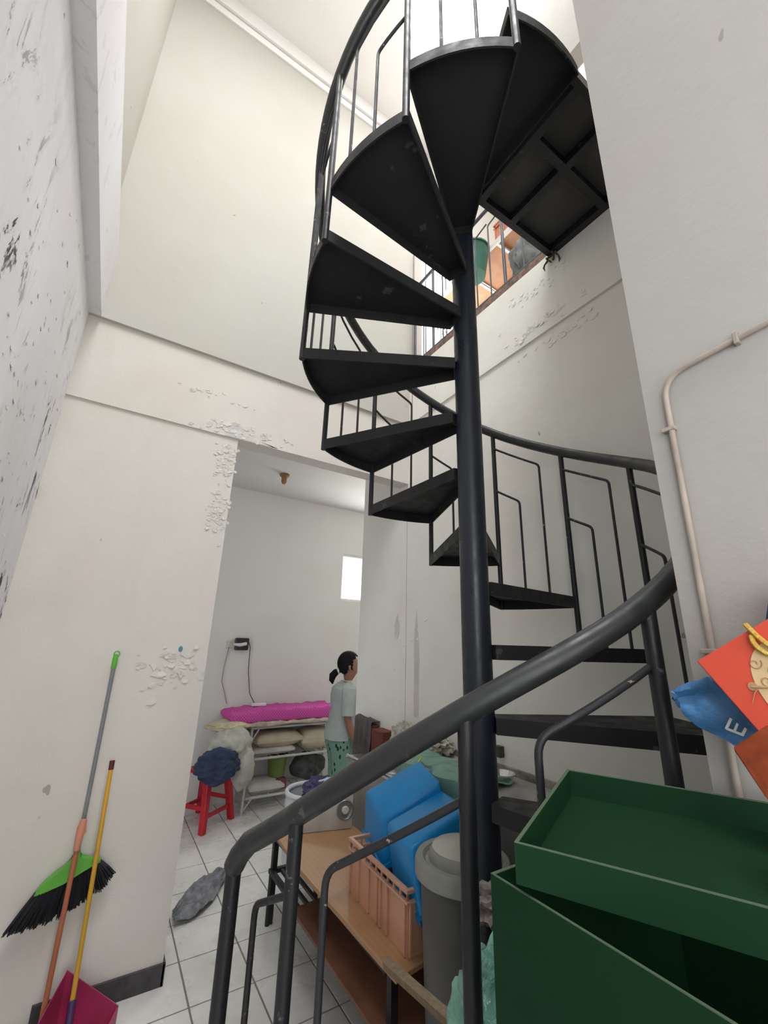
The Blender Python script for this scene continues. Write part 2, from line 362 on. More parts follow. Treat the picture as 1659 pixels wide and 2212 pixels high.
# loose paint: curled flakes and bare patches on the walls
def flakes(parent, o, ex, ey, nrm, w_, h_, n, smin, smax, col, seed, name='paint_flakes'):
    rnd = random.Random(seed); b = B(); o = Vector(o); ex = Vector(ex); ey = Vector(ey); nrm = Vector(nrm)
    for i in range(n):
        u, v = rnd.gauss(0, .33)*w_, rnd.gauss(0, .33)*h_; s = rnd.uniform(smin, smax); a0 = rnd.uniform(0, 6.28); k = rnd.randint(5, 7)
        tl = rnd.uniform(0.08, 0.38); ta = rnd.uniform(0, 6.28); vs = []; vt = []
        for j in range(k):
            a = a0+6.28*j/k; r = s*rnd.uniform(.35, 1.15); x, y = r*math.cos(a), r*math.sin(a)*0.7
            lift = max(0, (x*math.cos(ta)+y*math.sin(ta)))*tl+0.0005
            p = o+ex*(u+x)+ey*(v+y); vs.append(b.verts.new(p+nrm*lift)); vt.append(b.verts.new(p+nrm*(lift+0.0012)))
        b.faces.new(vs[::-1]); b.faces.new(vt)
        for j in range(k): b.faces.new((vs[j], vs[(j+1) % k], vt[(j+1) % k], vt[j]))
    return obj(name, b, col, parent, kind='stuff')
def patch(parent, o, ex, ey, nrm, pts, col, th=0.002, name='bare_patch', jag=0.3, seed=1):
    rnd = random.Random(seed); b = B(); o = Vector(o); ex = Vector(ex); ey = Vector(ey); nrm = Vector(nrm); P = []
    n = len(pts)
    for i in range(n):
        a = Vector((*pts[i], 0)); c = Vector((*pts[(i+1) % n], 0)); L = (c-a).length
        for k in range(4):
            q = a.lerp(c, k/4); P.append((q.x+rnd.uniform(-1, 1)*min(L, .12)*0.06*jag, max(min(p_[1] for p_ in pts), q.y+rnd.uniform(-1, 1)*min(L, .12)*0.12*jag)))
    lo = [b.verts.new(o+ex*x+ey*y) for x, y in P]; hi = [b.verts.new(o+ex*x+ey*y+nrm*th) for x, y in P]
    b.faces.new(lo[::-1]); b.faces.new(hi)
    for i in range(len(P)): b.faces.new((lo[i], lo[(i+1) % len(P)], hi[(i+1) % len(P)], hi[i]))
    return obj(name, b, col, parent)
X_, Y_, Z_ = (1, 0, 0), (0, 1, 0), (0, 0, 1)
PF = M['creamlow']; PLB = plain('loose_blue_white_paint', (0.78, 0.785, 0.81), 0.85); PRW = M['right']
BP = plain('bare_grey_render', (0.62, 0.62, 0.60), 0.9, var=0.08); PU = plain('faded_lilac_undercoat', (0.70, 0.64, 0.635), 0.9, var=0.06)
fy = YB-0.0125
patch(tb, (0.45, fy, 2.893), X_, Z_, (0, -1, 0), [(-.02, .0), (-.01, .05), (.02, .10), (.06, .115), (.09, .06), (.13, .05), (.20, .02), (.34, .0)], BP, seed=3, jag=0.3)
flakes(tb, (0.50, fy, 2.95), X_, Z_, (0, -1, 0), 0.45, 0.07, 60, .010, .032, PF, 1)
flakes(tb, (0.33, fy, 3.16), X_, Z_, (0, -1, 0), 0.35, 0.06, 16, .01, .022, PF, 2)
flakes(wb, (0.46, YB-.0005, 2.70), X_, Z_, (0, -1, 0), 0.09, 0.20, 80, .010, .030, PF, 3)
flakes(wb, (0.45, YB-.0005, 2.36), X_, Z_, (0, -1, 0), 0.10, 0.20, 60, .008, .026, PF, 4)
flakes(wb, (0.33, YB-.0005, 1.42), X_, Z_, (0, -1, 0), 0.20, 0.20, 50, .010, .034, PF, 5)
flakes(wl, (XL+.0005, 1.6, 2.2), Y_, Z_, (1, 0, 0), 1.8, 1.5, 150, .006, .02, PLB, 6)
fr = XR-0.0155
flakes(tr, (fr, 1.28, 3.52), Y_, Z_, (-1, 0, 0), 0.35, 0.06, 45, .010, .030, PRW, 7)
flakes(wr, (XR-.0005, 1.20, 3.36), Y_, Z_, (-1, 0, 0), 0.35, 0.06, 30, .010, .028, PRW, 8)
flakes(tr, (fr, 1.35, 3.78), Y_, Z_, (-1, 0, 0), 0.4, 0.12, 30, .008, .022, PRW, 9)
patch(wr, (XR-.0005, 2.60, 1.10), Y_, Z_, (-1, 0, 0), [(-.03, 0), (-.035, .5), (.0, .75), (.03, .5), (.025, 0)], PU, seed=5, jag=0.5)
patch(wr, (XR-.0005, 2.86, 1.62), Y_, Z_, (-1, 0, 0), [(-.02, 0), (-.04, .1), (-.01, .2), (.03, .13), (.03, .03)], PU, seed=6, jag=0.9)
flakes(wr, (XR-.0005, 2.75, 1.55), Y_, Z_, (-1, 0, 0), 0.3, 0.5, 30, .008, .022, PRW, 10)
b = B(); box(b, (XR-0.0015, 2.733, 0), (XR, 2.738, 2.89)); obj('plaster_joint', b, plain('crack_line', (0.50, 0.47, 0.42), 0.9), wr)  # thin darker strip for the crack line in the right wall
# blue dab of paint on the back wall
b = B(); lathe(b, [(0, 0.0025), (0.010, 0.002), (0.0115, 0)], (0.372, YB, 1.53), 16, Vector((0, -1, 0)))
for v in b.verts: v.co.z = 1.53+(v.co.z-1.53)*1.4
obj('paint_dab', b, plain('teal_paint', (0.08, 0.27, 0.33), 0.6), wb)
# conduit on the near right wall
PI_ = plain('painted_conduit', (0.36, 0.31, 0.26), 0.6, var=0.3, scale=9, obj_co=False)
xc = XN-0.0065
pts = arcpts((xc, 0.345, 0.3), (xc, 0.328, 2.135), (xc, -1.5, 2.30), 0.05, 8)
cn = thing('conduit_pipe', 'thin grimy beige conduit pipe clipped to the near right wall, bending toward the camera', 'pipe', (xc, 0.345, 0.3))
b = B(); tube(b, pts, 0.0055, 12); obj('pipe_run', b, PI_, cn, smooth=True)
for y, z, v in ((0.336, 1.60, 1), (0.333, 2.02, 1), (0.2, 2.147, 0)):
    b = B()
    if v: box(b, (XN-0.0135, y-0.012, z-0.004), (XN, y+0.012, z+0.004), 0.0015)
    else: box(b, (XN-0.0135, y-0.004, z-0.012), (XN, y+0.004, z+0.012), 0.0015)
    obj('clip', b, PI_, cn)

# ------------------------------------------------------------------ spiral staircase
PC = Vector((1.119, 1.143, 0)); RS = 0.712; RR = 0.705; DA = 29.6
ZT = {-7: .195, -6: .43, -5: .66, -4: .895, -3: 1.133, -2: 1.371, -1: 1.601, 0: 1.826, 1: 2.055, 2: 2.293, 3: 2.535, 4: 2.780, 5: 3.028, 6: 3.272, 7: 3.515, 8: 3.757}
def ang(k): return 4.6+DA*k if k >= -1 else 4.6-DA-DA*(k+1)*-1
def pol(a, r, z): return (PC.x+r*math.cos(R(a)), PC.y+r*math.sin(R(a)), z)
st = thing('spiral_staircase', 'black steel spiral staircase winding around a central pole up to the landing', 'staircase', (PC.x, PC.y, 0))
b = B(); tube(b, [(PC.x, PC.y, 0), (PC.x, PC.y, 3.98)], 0.052, 32); obj('pole', b, M['pole'], st, smooth=True)
b = B(); lathe(b, [(0, 0.012), (0.12, 0.012), (0.12, 0.0), (0, 0)], (PC.x, PC.y, 0), 24); obj('base_plate', b, M['black'], st)
for k, z in ZT.items():
    a0, a1 = ang(k), ang(k)+DA+1.2
    am = (a0+a1)/2; b = B(); n = 10
    RT = RS if k < 8 else RS-0.03
    def ring(off):
        P = []
        # inner end: narrow strip welded to the pole
        for s in (-1, 1):
            pass
        w0 = 0.045-off
        ca = R(am); ix = 0.050+off
        inner = [Vector((PC.x+math.cos(ca)*ix-s*math.sin(ca)*w0*-1*-1, PC.y+math.sin(ca)*ix+s*math.cos(ca)*w0, 0)) for s in (-1, 1)]
        P.append(inner[0])
        da = math.degrees(off/RT)
        for i in range(n+1):
            a = a0+da+(a1-a0-2*da)*i/n; rr_ = RT-off-(0.045*i/n if k == 8 else 0); P.append(Vector((PC.x+rr_*math.cos(R(a)), PC.y+rr_*math.sin(R(a)), 0)))
        P.append(inner[1]); return P
    O, I = ring(0), ring(0.006); m = len(O); T = 0.05
    ot = [b.verts.new((p.x, p.y, z)) for p in O]; ob = [b.verts.new((p.x, p.y, z-T)) for p in O]
    ib = [b.verts.new((p.x, p.y, z-T)) for p in I]; it = [b.verts.new((p.x, p.y, z-0.006)) for p in I]
    b.faces.new(ot); b.faces.new(it[::-1])
    for i in range(m):
        j = (i+1) % m; b.faces.new((ot[j], ot[i], ob[i], ob[j])); b.faces.new((ob[j], ob[i], ib[i], ib[j])); b.faces.new((ib[j], ib[i], it[i], it[j]))
    tr_ = obj('tread', b, M['tread'], st)
# handrail
def zrail(a):
    pts = [(-196, 1.085), (-185, 1.12), (-171, 1.215), (-137, 1.478), (-103, 1.70), (-43, 2.24), (4, 2.565), (35, 2.79), (66.5, 3.04), (106, 3.33), (140, 3.60), (184, 3.93), (262, 4.57)]
    for (x0, y0), (x1, y1) in zip(pts, pts[1:]):
        if x0 <= a <= x1: return y0+(y1-y0)*(a-x0)/(x1-x0)
    return pts[-1][1]
def zs(a): return (zrail(max(-194, a-8))+zrail(a)+zrail(min(262, a+8)))/3
hp = [pol(a, RR, zs(a)) for a in range(-178, 263, 4)]
start = [Vector((0.362, 1.215, 1.075)), Vector((0.364, 1.19, 1.105)), Vector((0.374, 1.155, 1.14))]
b = B(); tube(b, start+hp[1:], 0.0245, 18); obj('handrail', b, M['rail'], st, smooth=True)
# first newel and posts
b = B(); tube(b, [(0.362, 1.215, 0), (0.362, 1.215, 1.085)], 0.018, 14); obj('post', b, M['black'], st, smooth=True)
posts = [(-168.5, 0.0), (-136.5, 0.43), (-105, 0.895)]
for a, z0 in posts:
    b = B(); tube(b, [pol(a, RR+0.006, z0), pol(a, RR+0.004, zs(a)-0.01)], 0.0155, 14); obj('post', b, M['black'], st, smooth=True)
for k in (-2, -1, 0, 1, 2, 3, 4, 5, 6, 7, 8):
    a = ang(k)+0.4; z0 = ZT[k-1]-0.05 if k-1 in ZT else 0
    b = B(); tube(b, [pol(a, RR+0.006, z0), pol(a, RR+0.004, zs(a)-0.01)], 0.0125, 12); obj('post', b, M['black'], st, smooth=True)
# single bars of the three lowest panels
low = [(-184, -168.5, 0.0), (-136.5-24, -136.5, 0.2), (-105-21, -105, 0.43)]
for (ab, ap, z0), dz in zip(low, (0.145, 0.145, 0.12)):
    top = zs(ap)-dz; slope = (zs(ap)-zs(ab)); n = 5
    path = [pol(ap+(ab-ap)*i/n, RR, top-slope*0.95*i/n) for i in range(n+1)]
    P = path[:-1]+arcpts(path[-2], path[-1], pol(ab, RR, z0), 0.03, 5)[1:]
    b = B(); tube(b, P, 0.0075, 10); obj('baluster', b, M['bal'], st, smooth=True)
# paired hooked bars of every other panel
for k in range(-2, 8):
    a1, a0 = ang(k+1)+0.4, ang(k)
    for fr_, dz in ((0.345, 0.36), (0.67, 0.10)):
        ab = a1-DA*fr_; top = zs(a1)-dz; drop = (zs(a1)-zs(ab))*1.05; n = 3
        path = [pol(a1+(ab-a1)*i/n, RR, top-drop*i/n) for i in range(n+1)]
        P = path[:-1]+arcpts(path[-2], path[-1], pol(ab, RR, ZT[k]), 0.02, 4)[1:]
        b = B(); tube(b, P, 0.0062, 8); obj('baluster', b, M['bal'], st, smooth=True)
# the landing
ld = thing('stair_landing', 'black steel landing with welded ribs between the spiral stair and the upper floor', 'landing', (1.6, 0.85, 3.93))
b = B(); prism(b, [(1.09, 1.20), (1.925, 1.20), (1.925, 0.57), (1.125, 0.57), (1.16, 0.9)], 3.985, 3.995); obj('landing_plate', b, plain('dark_landing_plate', (0.05, 0.05, 0.05), 0.6, var=0.2), ld)
for a, c in (((1.29, 0.57), (1.33, 1.20)), ((1.53, 0.57), (1.57, 1.20)), ((1.885, 0.57), (1.925, 1.20)), ((1.33, 0.81), (1.53, 0.85)), ((1.57, 0.81), (1.885, 0.85)), ((1.10, 1.165), (1.29, 1.20)), ((1.33, 1.165), (1.53, 1.20)), ((1.57, 1.165), (1.885, 1.20)), ((1.13, 0.57), (1.29, 0.60)), ((1.33, 0.57), (1.53, 0.60)), ((1.57, 0.57), (1.885, 0.60))):
    b = B(); box(b, (a[0], a[1], 3.935), (c[0], c[1], 3.985)); obj('rib', b, M['black'], ld)
# torn remains hanging from the landing corner
b = B()
for (x, y, l, s) in ((1.90, 1.215, .10, 1), (1.905, 1.19, .06, 2), (1.91, 1.14, .085, 3), (1.905, 1.165, .05, 4)):
    p = [(x+0.012*math.sin(s+i), y+0.01*math.cos(2*s+i), 3.935-l*i/5) for i in range(6)]
    tube(b, p, [.008, .006, .007, .005, .006, .002], 6)
obj('torn_scrap', b, plain('grimy_rag', (0.10, 0.075, 0.06), 0.9, var=0.4), ld)

# ------------------------------------------------------------------ upstairs edge: railing and clutter
rl = thing('upstairs_railing', 'grey steel railing along the edge of the upper floor, seen past the pole', 'railing', (1.97, 1.9, 4.03))
for nm, z, r in (('bottom_rail', 4.06, 0.014), ('top_rail', 4.93, 0.016)):
    b = B(); tube(b, [(1.955, 1.24, z), (1.955, 2.69, z)], r, 12); obj(nm, b, GR, rl, smooth=True)
for y, thick in ((1.25, 1), (1.41, 0), (1.575, 1), (1.71, 0), (1.85, 0), (1.98, 1), (2.12, 0), (2.26, 0), (2.39, 1), (2.53, 0), (2.66, 1)):
    b = B(); top = 4.93 if thick else (4.76 if int(y*100) % 2 else 4.6)
    if thick: tube(b, [(1.955, y, 4.03), (1.955, y, top)], 0.012, 10)
    else: tube(b, arcpts((1.955, y, 4.06), (1.955, y, top), (1.955, y-0.13, top+0.03), 0.02, 4), 0.006, 8)
    obj('post' if thick else 'baluster', b, GR, rl, smooth=True)
b = B(); tube(b, [(1.93, 2.66, 3.6), (1.93, 2.66, 5.4)], 0.008, 8); single('wall_pipe', b, plain('grey_cable', (0.25, 0.24, 0.24), 0.6), 'thin grey vertical pipe in the upper back corner beside the railing', 'pipe', (1.93, 2.66, 3.6))
OW = plain('orange_brown_board', (0.30, 0.13, 0.05), 0.6, var=0.2); WS = plain('white_angle_steel', (0.72, 0.70, 0.68), 0.5)
rk = thing('storage_rack', 'white metal rack with orange-brown boards on the upper floor behind the railing', 'shelf', (2.4, 2.0, 4.03))
for x in (2.20, 2.62):
    b = B(); box(b, (x-0.012, 1.45, 4.86), (x+0.012, 2.62, 4.90)); obj('side_rail', b, WS, rk)
for y in (1.45, 1.83, 2.21, 2.60):
    b = B(); box(b, (2.212, y, 4.868), (2.608, y+0.02, 4.89)); obj('cross_rail', b, WS, rk)
for y in (1.47, 1.85, 2.23):
    b = B(); box(b, (2.212, y+0.003, 4.89), (2.608, y+0.355, 4.902)); obj('board', b, OW, rk)
for x in (2.20, 2.62):
    for y in (1.46, 2.59):
        b = B(); box(b, (x-0.012, y-0.012, 4.03), (x+0.012, y+0.012, 5.35)); obj('upright', b, WS, rk)
CR = plain('terracotta_plastic', (0.55, 0.20, 0.12), 0.45)
def crate(name, lab, loc, sx, sy, sz, m, cat='crate', ribs=5, ang_=0.0, th=0.006, thing_=None):
    """open stacking crate with rims, ribs and slots"""
    o = thing(name, lab, cat, loc); x, y, z = loc
    def tf(b):
        bmesh.ops.rotate(b, cent=Vector(loc), matrix=Matrix.Rotation(ang_, 3, 'Z'), verts=b.verts[:]); return b
    X, Y = sx/2, sy/2
    b = B()
    box(b, (x-X, y-Y, z), (x+X, y+Y, z+th)); zt = z+sz*0.80
    for a, c in (((-X, -Y), (X, -Y+th)), ((-X, Y-th), (X, Y)), ((-X, -Y+th), (-X+th, Y-th)), ((X-th, -Y+th), (X, Y-th))):
        box(b, (x+a[0], y+a[1], z+th), (x+c[0], y+c[1], zt))
    obj('body', tf(b), m, o)
    b = B(); e = 0.012
    for zz, hh in ((z+sz-0.014, 0.014), (zt-0.004, 0.008)):
        for a, c in (((-X-e, -Y-e), (X+e, -Y+th)), ((-X-e, Y-th), (X+e, Y+e)), ((-X-e, -Y+th), (-X+th, Y-th)), ((X-th, -Y+th), (X+e, Y-th))):
            box(b, (x+a[0], y+a[1], zz), (x+c[0], y+c[1], zz+hh), 0.002)
    nx, ny = max(3, int(sx/0.05)), max(4, int(sy/0.05))
    for i in range(ny+1):
        yy = y-Y+sy*i/ny
        for s in (-1, 1): box(b, (x+s*X-0.004, yy-0.004, zt), (x+s*X+0.004, yy+0.004, z+sz-0.01))
    for i in range(nx+1):
        xx = x-X+sx*i/nx
        for s in (-1, 1): box(b, (xx-0.004, y+s*Y-0.004, zt), (xx+0.004, y+s*Y+0.004, z+sz-0.01))
    obj('rim', tf(b), m, o)
    offs = [0, .28, .40, .46, .62, .82, 1] if ribs == 7 else [i/(ribs-1) for i in range(ribs)]
    for f in offs:
        yy = y-Y+sy*(0.02+0.96*f)
        for s in (-1, 1):
            b = B(); box(b, (x+s*X-(0.010 if s < 0 else 0), yy-0.004, z+0.004), (x+s*X+(0.010 if s > 0 else 0), yy+0.004, zt), 0.001); obj('rib', tf(b), m, o)
        xx = x-X+sx*(0.03+0.94*f)
        for s in (-1, 1):
            b = B(); box(b, (xx-0.004, y+s*Y-(0.010 if s < 0 else 0), z+0.004), (xx+0.004, y+s*Y+(0.010 if s > 0 else 0), zt), 0.001); obj('rib', tf(b), m, o)
    return o
crate('plastic_crate', 'terracotta plastic crate up on the rack behind the upper railing', (2.42, 1.72, 4.902), 0.38, 0.30, 0.22, CR, ribs=4)
b = B(); lathe(b, [(0, 0), (0.10, 0), (0.14, 0.26), (0.15, 0.26), (0.15, 0.275), (0.135, 0.275), (0.095, 0.01), (0, 0.01)], (2.13, 2.03, 4.62), 24)
bk = thing('green_bucket', 'dark green bucket hanging from the upstairs rack behind the railing', 'bucket', (2.04, 2.03, 4.62))
bmesh.ops.translate(b, vec=(-0.02, 0, 0), verts=b.verts[:]); obj('body', b, plain('dark_green_plastic', (0.02, 0.13, 0.09), 0.4), bk, smooth=True)
b = B(); tube(b, [(2.11+0.145*math.cos(a), 2.03, 4.88+0.14*math.sin(a)) for a in [math.pi*i/10 for i in range(11)]], 0.003, 6); obj('handle', b, WS, bk)
b = B(); blob(b, (2.13, 1.50, 4.30), (0.13, 0.12, 0.25), 0.18, 5, 4, seed=3, folds=0.2, flat=4.055); single('stuffed_bag', b, plain('grey_cloth_bag', (0.17, 0.18, 0.18), 0.8, bmp=0.3), 'stuffed grey bag slumped against the upstairs railing', 'bag', (2.13, 1.50, 4.055), smooth=True)
b = B(); blob(b, (2.12, 1.78, 4.13), (0.10, 0.12, 0.10), 0.15, 5, 4, seed=8, flat=4.035); single('green_bag', b, plain('lime_plastic', (0.12, 0.50, 0.06), 0.5), 'bright lime green bag on the upper floor edge beside the grey bag', 'bag', (2.12, 1.78, 4.035), smooth=True)
b = B(); blob(b, (2.14, 2.06, 4.14), (0.11, 0.13, 0.11), 0.15, 5, 4, seed=9, flat=4.035); single('pale_pink_bag', b, plain('pale_pink_plastic', (0.72, 0.58, 0.58), 0.5), 'pale pink bag on the upper floor edge behind the railing', 'bag', (2.14, 2.06, 4.035), smooth=True)

# ------------------------------------------------------------------ near left: broom, dustpans
GRN = plain('lime_green_plastic', (0.11, 0.42, 0.04), 0.45); HG = plain('grey_coated_handle', (0.22, 0.23, 0.25), 0.4)
br = thing('green_broom', 'hanging broom with grey handle, lime green head and black bristles on the cream wall', 'broom', (0.066, 2.70, 0.42))
b = B(); tube(b, [(0.064, 2.715, 1.455), (0.070, 2.705, 0.60)], 0.0095, 14); obj('handle', b, HG, br, smooth=True)
b = B(); tube(b, [(0.0635, 2.715, 1.43), (0.0633, 2.716, 1.475), (0.063, 2.716, 1.50)], [0.0125, 0.0125, 0.009], 14); tube(b, [(0.066+0.013*math.sin(a), 2.716, 1.50+0.015*math.cos(a)) for a in [i*0.7 for i in range(10)]], 0.003, 6); obj('end_cap', b, GRN, br, smooth=True)
# head: low arch, its underside rising to the right
b = B(); outl = [(-0.062, 0.508), (-0.035, 0.545), (0.0, 0.572), (0.035, 0.596), (0.055, 0.612), (0.058, 0.645), (0.080, 0.645), (0.086, 0.617), (0.125, 0.606), (0.162, 0.602), (0.172, 0.588), (0.11, 0.566), (0.04, 0.532), (-0.02, 0.513)]
lo = [b.verts.new((x, 2.662, z)) for x, z in outl]; hi = [b.verts.new((x, 2.708, z)) for x, z in outl]
b.faces.new(lo); b.faces.new(hi[::-1])
for i in range(len(outl)): j = (i+1) % len(outl); b.faces.new((lo[i], lo[j], hi[j], hi[i]))
bmesh.ops.bevel(b, geom=[e for e in b.edges], offset=0.004, segments=2, affect='EDGES'); obj('broom_head', b, GRN, br, smooth=True)
b = B(); rnd = random.Random(5); tips = [(0, -0.138, 0.392), (0.25, -0.055, 0.392), (0.5, 0.03, 0.402), (0.75, 0.125, 0.436), (0.92, 0.20, 0.475), (1, 0.243, 0.522)]
for i in range(620):
    f = rnd.random(); x0 = -0.056+0.222*f; z0 = 0.514+0.074*f+0.006*math.sin(f*3.1); y0 = rnd.uniform(2.668, 2.704)
    for (fa_, xa, za), (fb_, xb, zb) in zip(tips, tips[1:]):
        if fa_ <= f <= fb_: t_ = (f-fa_)/(fb_-fa_); x1 = xa+(xb-xa)*t_; z1 = za+(zb-za)*t_
    cl = 0.006*math.sin(f*50); k_ = rnd.uniform(0.9, 1.03); x1 = x0+(x1-x0)*k_+cl; z1 = z0+(z1-z0)*k_
    tube(b, [(x0, y0, z0), (x0*.5+x1*.5, y0-0.006, z0*.5+z1*.5+0.004), (x1, y0-rnd.uniform(-.004, .014), z1)], [0.0034, 0.0032, 0.002], 4)
obj('bristles', b, plain('black_bristle', (0.012, 0.012, 0.016), 0.6), br, kind='stuff')
OR = worn('faded_orange_handle', (0.42, 0.13, 0.06), (0.45, 0.24, 0.16), thr=0.6, scale=14, rough=0.5)
oh = thing('orange_mop_stick', 'faded orange-brown stick with a frayed pink cap leaning in front of the broom', 'stick', (0.06, 2.60, 0.0))
b = B(); tube(b, [(0.062, 2.58, 0.01), (0.064, 2.655, 0.70)], 0.0105, 14); obj('handle', b, OR, oh, smooth=True)
b = B(); tube(b, [(0.063, 2.645, 0.66), (0.064, 2.652, 0.71), (0.066, 2.658, 0.745), (0.068, 2.66, 0.775)], [0.012, 0.016, 0.018, 0.012], 12); tube(b, [(0.075, 2.655, 0.765), (0.082, 2.652, 0.72)], 0.006, 8); obj('end_cap', b, plain('salmon_plastic', (0.62, 0.25, 0.17), 0.5), oh, smooth=True)
MG = plain('magenta_plastic', (0.38, 0.035, 0.11), 0.4, var=0.2)
dp = thing('magenta_dustpan', 'magenta dustpan with a long yellow handle standing against the wall', 'dustpan', (0.17, 2.52, 0.0))
YL = worn('yellow_coated_handle', (0.62, 0.34, 0.025), (0.45, 0.25, 0.05), thr=0.62, scale=18, rough=0.4)
b = B(); tube(b, [(0.154, 2.53, 0.165), (0.138, 2.655, 0.975)], 0.0095, 14); obj('handle', b, YL, dp, smooth=True)
b = B(); tube(b, [(0.138, 2.6555, 0.972), (0.1375, 2.659, 1.01)], 0.0115, 12); obj('end_cap', b, plain('maroon_plastic', (0.10, 0.015, 0.015), 0.5), dp, smooth=True)
b = B(); tube(b, [(0.160, 2.50, 0.03), (0.154, 2.53, 0.175)], 0.014, 12); obj('handle_socket', b, plain('purple_plastic', (0.07, 0.03, 0.12), 0.4), dp, smooth=True)
b = B()   # pan: floor, back hood and two sides; mouth faces left-front
A_, B_, C_, D_ = Vector((0.02, 2.47, 0.004)), Vector((0.22, 2.33, 0.004)), Vector((0.325, 2.50, 0.03)), Vector((0.12, 2.65, 0.02))
upv = Vector((0, 0.0, 0.10)); th = Vector((0, 0, 0.004))
hexa(b, [A_, B_, C_, D_, A_+th, B_+th, C_+th, D_+th])
def wallseg(b, p, q, h0, h1, nrm):
    nrm = Vector(nrm)*0.004; hexa(b, [p, q, q+nrm, p+nrm, p+Vector((0, 0, h0)), q+Vector((0, 0, h1)), q+nrm+Vector((0, 0, h1)), p+nrm+Vector((0, 0, h0))])
wallseg(b, D_, C_, 0.20, 0.09, (-0.5, -0.8, 0)); wallseg(b, A_, D_, 0.10, 0.20, (0.7, -0.5, 0)); wallseg(b, B_, C_, 0.03, 0.09, (-0.7, 0.5, 0))
obj('pan', b, MG, dp)
b = B(); blob(b, (-0.06, 2.42, 0.05), (0.13, 0.12, 0.06), 0.25, 6, 4, seed=12, folds=0.3, flat=0.004); single('floor_rag', b, plain('blue_grey_cloth', (0.22, 0.25, 0.28), 0.9, var=0.4, scale=20, bmp=0.4), 'crumpled blue-grey rag on the floor left of the dustpan', 'cloth', (-0.06, 2.42, 0.004), smooth=True)
# grey floor cloth in the doorway
def fc(u, v):
    x = 0.63+0.42*u; y = 3.20+0.42*u+(v-0.5)*(0.12+0.30*math.sin(math.pi*min(1, u*0.9+0.1)))
    n = noise.noise(Vector((u*7, v*6, 0.3)))+0.5*noise.noise(Vector((u*16, v*14, 3)))
    return (x, y-0.1*(v-0.5), 0.024+0.022*n+0.014*abs(math.sin(u*11+v*8)))
b = B(); sheet(b, fc, 48, 24, 0.004); single('floor_cloth', b, plain('charcoal_grey_cloth', (0.17, 0.175, 0.19), 0.95, var=0.4, scale=25, bmp=0.5), 'crumpled charcoal grey cloth on the tiles inside the doorway', 'cloth', (0.85, 3.4, 0.0), smooth=True)
for o in bpy.data.objects:
    if o.name.startswith('floor_cloth'): o.location.z = 0.0

# ------------------------------------------------------------------ bench, board, table, crate, tubs, bin
MB_ = plain('matt_black_steel', (0.018, 0.018, 0.02), 0.5, bmp=0.1)
lb = thing('slatted_bench', 'low black slatted metal bench under the wooden table', 'bench', (1.25, 2.5, 0))
for x, y in ((1.10, 2.92), (1.10, 1.72), (1.40, 2.92), (1.40, 1.72)):
    b = B(); tube(b, [(x, y, 0), (x, y, 0.255)], 0.014, 10); obj('leg', b, MB_, lb, smooth=True)
for a, c in (((1.085, 1.70), (1.115, 2.94)), ((1.385, 1.70), (1.415, 2.94)), ((1.115, 2.91), (1.385, 2.94)), ((1.115, 1.70), (1.385, 1.73))):
    b = B(); box(b, (a[0], a[1], 0.248), (c[0], c[1], 0.272), 0.003); obj('frame_bar', b, MB_, lb)
for i in range(4):
    x = 1.15+0.055*i; b = B(); box(b, (x, 1.73, 0.252), (x+0.018, 2.91, 0.268)); obj('slat', b, MB_, lb)
b = B(); prism(b, [(1.05, 1.45), (1.05, 2.46), (1.45, 2.50), (1.45, 1.45)], 0.274, 0.290); bmesh.ops.bevel(b, geom=b.edges[:], offset=0.002, segments=1, affect='EDGES')
BRN = plain('red_brown_laminate', (0.17, 0.075, 0.045), 0.5, var=0.25, scale=5)
single('brown_board', b, BRN, 'red-brown laminate board lying on the low bench under the table', 'board', (1.2, 1.9, 0.274))
WD, t, bs = nt('worn_table_wood')
wv = node(t, 'ShaderNodeTexWave'); wv.inputs['Scale'].default_value = 3; wv.inputs['Distortion'].default_value = 6; wv.inputs['Detail'].default_value = 3
co = node(t, 'ShaderNodeTexCoord'); mp = node(t, 'ShaderNodeMapping'); mp.inputs['Scale'].default_value = (4, 0.6, 1); t.links.new(co.outputs['Object'], mp.inputs[0]); t.links.new(mp.outputs[0], wv.inputs[0])
cc = ramp(t, wv.outputs[1], [(0.0, (0.415, 0.235, 0.115)), (1.0, (0.445, 0.255, 0.128))]); dk = ramp(t, nz(t, 6, 5), [(0.55, 0.0), (0.8, 1.0)])
t.links.new(mix(t, math_(t, 'MULTIPLY', dk, 0.5), cc, (0.18, 0.10, 0.06)), bs.inputs['Base Color']); bs.inputs['Roughness'].default_value = 0.5
tbq = thing('wooden_table', 'low table with a honey-coloured wooden top and black legs behind the newel posts', 'table', (1.3, 2.2, 0.29))
b = B(); prism(b, [(1.08, 1.56), (1.06, 2.46), (1.09, 2.98), (1.56, 2.98), (1.56, 1.62)], 0.450, 0.470); bmesh.ops.bevel(b, geom=b.edges[:], offset=0.003, segments=1, affect='EDGES'); obj('table_top', b, WD, tbq)
for x, y, z0 in ((1.115, 2.93, 0.0), (1.11, 2.22, 0.290), (1.12, 1.64, 0.290), (1.52, 2.93, 0.0), (1.52, 1.66, 0.0)):
    b = B(); box(b, (x-0.016, y-0.016, z0), (x+0.016, y+0.016, 0.45), 0.002); obj('leg', b, MB_, tbq)
for a, c in (((1.10, 1.66), (1.125, 2.92)), ((1.135, 2.92), (1.50, 2.945))):
    b = B(); box(b, (a[0], a[1], 0.42), (c[0], c[1], 0.45)); obj('apron', b, MB_, tbq)
PK = plain('peach_plastic', (0.62, 0.33, 0.22), 0.45, var=0.1)
crate('peach_crate', 'peach plastic crate with ribbed sides holding two blue tubs on the table', (1.345, 1.86, 0.47), 0.33, 0.50, 0.215, PK, ribs=7, ang_=R(-2.5))
